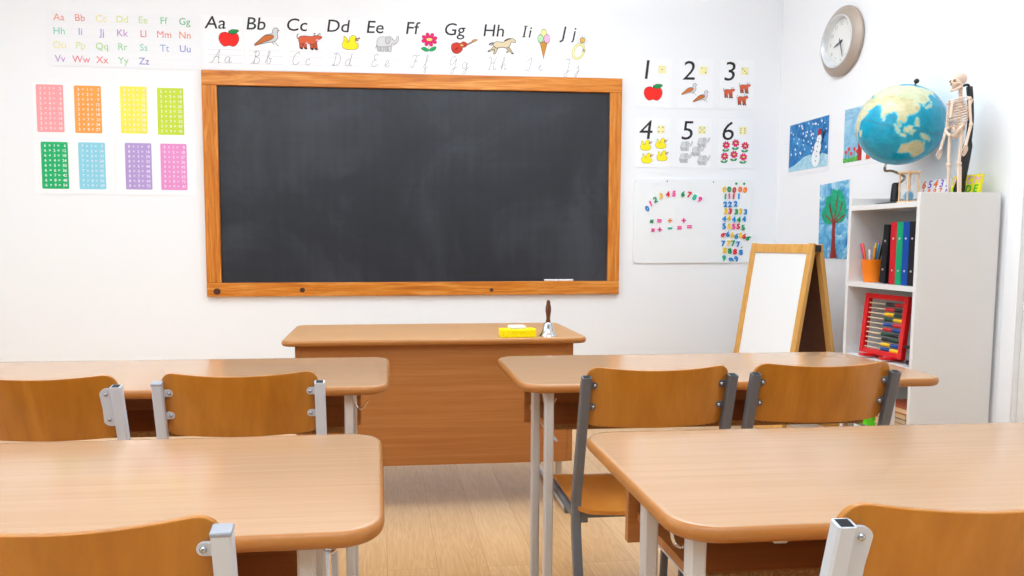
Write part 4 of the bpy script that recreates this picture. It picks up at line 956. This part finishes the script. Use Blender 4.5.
for q in (-1, 1):
    b.tube(catmull([(q*.008, .016, .292), (q*.028, .012, .304), (q*.038, -.004, .298), (q*.034, -.014, .284), (q*.018, -.014, .268), (q*.005, -.016, .262)], 5), .0058, M_BONE, 8)
    b.ell((q*.024, .008, .288), (.013, .005, .013), M_BONE, 10, 6); b.tube(catmull([(q*.020, .002, .272), (q*.014, .002, .256), (q*.006, -.012, .260)], 4), .0045, M_BONE, 8)
b.ell((0, .015, .278), (.012, .006, .016), M_BONE, 10, 8)
b.build('pelvis', sk)
for q in (-1, 1):
    b = B(); S, E_, Wr = Vector((q*.052, .006, .398)), Vector((q*.062, .010, .298)), Vector((q*.064, -.010, .218))
    b.ell(S, .0085, M_BONE, 10, 8); b.tube([S, S.lerp(E_, .5), E_], .0046, M_BONE, 8); b.ell(E_, .0074, M_BONE, 10, 8)
    for o_ in (-.004, .004): b.tube([E_+Vector((o_, 0, 0)), Wr+Vector((o_, 0, 0))], .0030, M_BONE, 6)
    b.ell(Wr, (.0075, .006, .006), M_BONE, 10, 6)
    for k in range(5):
        o_ = (k-2)*.0032; l_ = (.030, .040, .044, .041, .034)[k]
        b.tube(catmull([Wr+Vector((0, o_, -.003)), Wr+Vector((q*.002, o_*1.5-.002, -l_*.5)), Wr+Vector((0, o_*1.6-.008, -l_))], 3), .0019, M_BONE, 6)
    b.build('arm', sk)
    b = B(); Hp, K, A = Vector((q*.030, .0, .268)), Vector((q*.026, -.002, .150)), Vector((q*.026, .004, .020))
    b.ell(Hp, .0085, M_BONE, 10, 8); b.tube([Hp, Hp.lerp(K, .5), K], .0060, M_BONE, 8); b.ell(K, (.0105, .0105, .010), M_BONE, 10, 8); b.ell(K+Vector((0, -.008, .002)), .0055, M_BONE, 8, 6)
    b.tube([K, K.lerp(A, .3), A], .0058, M_BONE, 8, scales=[1.3, 1.1, .8]); b.tube([K+Vector((q*.007, .004, -.01)), A+Vector((q*.006, .004, 0))], .0028, M_BONE, 6); b.ell(A, .0075, M_BONE, 10, 8)
    b.sweep(catmull([A+Vector((0, .018, -.010)), A+Vector((0, -.004, -.006)), A+Vector((0, -.036, -.014))], 4), [(-.009, -.005), (.009, -.005), (.007, .005), (-.007, .005)], M_BONE)
    b.build('leg', sk)
b = B()
b.sweep(catmull([(0, .020, .006), (0, .030, .06), (0, .052, .20), (0, .062, .31), (0, .056, .40), (0, .048, .455)], 5), [(-.011, -.005), (.011, -.005), (.011, .005), (-.011, .005)], M_BLACK, up=(1, 0, 0), scales=[1.7]*6+[1.4]*6+[.95]*14)
b.tube(catmull([(0, .048, .452), (0, .040, .462), (0, .018, .456), (0, .012, .452)], 4), .005, M_BLACK, 8)
b.build('support', sk)
B().lathe([(0, 0), (.044, 0), (.046, .003), (.042, .006), (0, .007)], M_BLACK, 32).build('stand_base', sk)

# ------------------------------------------------------------------ easel
ez = 1.087
ea = thing('easel', 'folding pine easel with a white writing panel standing between blackboard and bookcase', 'easel', (2.066, -.760, 0), R(-78.3))
eh = .225
def lean_X(sign, top_y, foot_y, zt): # plane through top, leaning
    ang = math.atan2(abs(foot_y-top_y), zt)
    return Matrix.Translation((0, top_y, zt)) @ Matrix.Rotation(sign*ang, 4, 'X') , zt/math.cos(ang)
XF, lf = lean_X(-1, -.008, -.185, ez)
XB, lb_ = lean_X(1, .008, .205, ez-.006)
for X, ln, tk, sgn, nm in ((XF, lf, .022, -1, 'front_frame'), (XB, lb_, .022, 1, 'rear_frame')):
    b = B(); y0, y1 = (-tk, 0) if sgn < 0 else (0, tk)
    for q in (-1, 1): b.box(min(q*eh, q*(eh-.034)), max(q*eh, q*(eh-.034)), y0, y1, -ln+.004, 0, M_EASEL, X)
    b.box(-eh+.034, eh-.034, y0+.002, y1-.002, -.050, -.004, M_EASEL, X); b.box(-eh+.034, eh-.034, y0+.002, y1-.002, -ln+.14, -ln+.19, M_EASEL, X)
    b.build(nm, ea, bevel=.002)
    p = B()
    if sgn < 0:
        p.box(-eh+.034, eh-.034, -.013, -.009, -ln+.19, -.050, M_WB, X); p.build('whiteboard_panel', ea)
        B().box(-eh+.034, eh-.034, -.0088, -.006, -ln+.19, -.050, M_HARD, X).build('hardboard_backing', ea)
    else: p.box(-eh+.034, eh-.034, .008, .013, -ln+.19, -.050, M_HARD, X); p.build('rear_panel', ea)
for q in (-1, 1): B().box(q*(eh+.0005)-.0015, q*(eh+.0005)+.0015, -.018, .018, ez-.040, ez-.006, M_BLACK).build('hinge', ea)

# ------------------------------------------------------------------ light
def area(name, loc, rot, sx, sy, power, col=(1, 1, 1)):
    l = bpy.data.lights.new(name, 'AREA'); l.shape = 'RECTANGLE'; l.size = sx; l.size_y = sy; l.energy = power; l.color = col
    o = bpy.data.objects.new(name, l); COL.objects.link(o); o.location = loc; o.rotation_euler = rot; return o
def aim(loc, to): return (Vector(to)-Vector(loc)).to_track_quat('-Z', 'Y').to_euler()
WC, CC = (.82, .93, 1.), (.79, .905, 1.)
area('window_light', (LX-.12, -2.25, 1.7), (0, R(-90), 0), 1.6, 1.9, 30, WC)
area('window_light', (LX-.12, -4.65, 1.7), (0, R(-90), 0), 1.6, 1.9, 34, WC)
area('ceiling_lamp', (-1.3, -2.2, CH-.03), (0, 0, 0), 1.3, 1.3, 20, CC)
area('ceiling_lamp', (.9, -2.0, CH-.03), (0, 0, 0), 1.3, 1.3, 37, CC)
area('ceiling_lamp', (-1.3, -5.2, CH-.03), (0, 0, 0), 1.3, 1.3, 29, CC)
area('ceiling_lamp', (.7, -5.2, CH-.03), (0, 0, 0), 1.3, 1.3, 29, CC)
for ux, uy, up_w in ((-1.2, -1.5, 20), (.9, -1.2, 30), (-1.2, -4.4, 34), (.6, -4.4, 30)):
    area('ceiling_bounce_fill', (ux, uy, 2.45), (R(180), 0, 0), 1.3, .3, up_w, CC)  # unseen fill lights, added to brighten the upper walls off the ceiling
wd = bpy.data.worlds.new('daylight'); SC.world = wd; wd.use_nodes = True
wd.node_tree.nodes['Background'].inputs[0].default_value = (.80, .92, 1., 1); wd.node_tree.nodes['Background'].inputs[1].default_value = .38

# ------------------------------------------------------------------ camera
cam = bpy.data.cameras.new('camera'); co = bpy.data.objects.new('camera', cam); COL.objects.link(co)
f_, cx_, cy_, yaw, pitch = 751.6014, 455.883, 302.7443, .0939, .0817
cam.sensor_width = 36; cam.lens = 36*f_/1024; cam.shift_x = (512-cx_)/1024; cam.shift_y = (cy_-288)/1024
cam.clip_start = .05
co.location = (0, -4.487, 1.1); co.rotation_euler = (R(90)-pitch, 0, -yaw)
SC.camera = co
vs_ = SC.view_settings; vs_.view_transform = 'Standard'; vs_.look = 'None'; vs_.gamma = 1.0; vs_.use_curve_mapping = False; vs_.exposure = -0.1
SC.cycles.max_bounces = 8; SC.cycles.diffuse_bounces = 5; SC.cycles.caustics_reflective = False; SC.cycles.caustics_refractive = False; SC.cycles.sample_clamp_indirect = 4
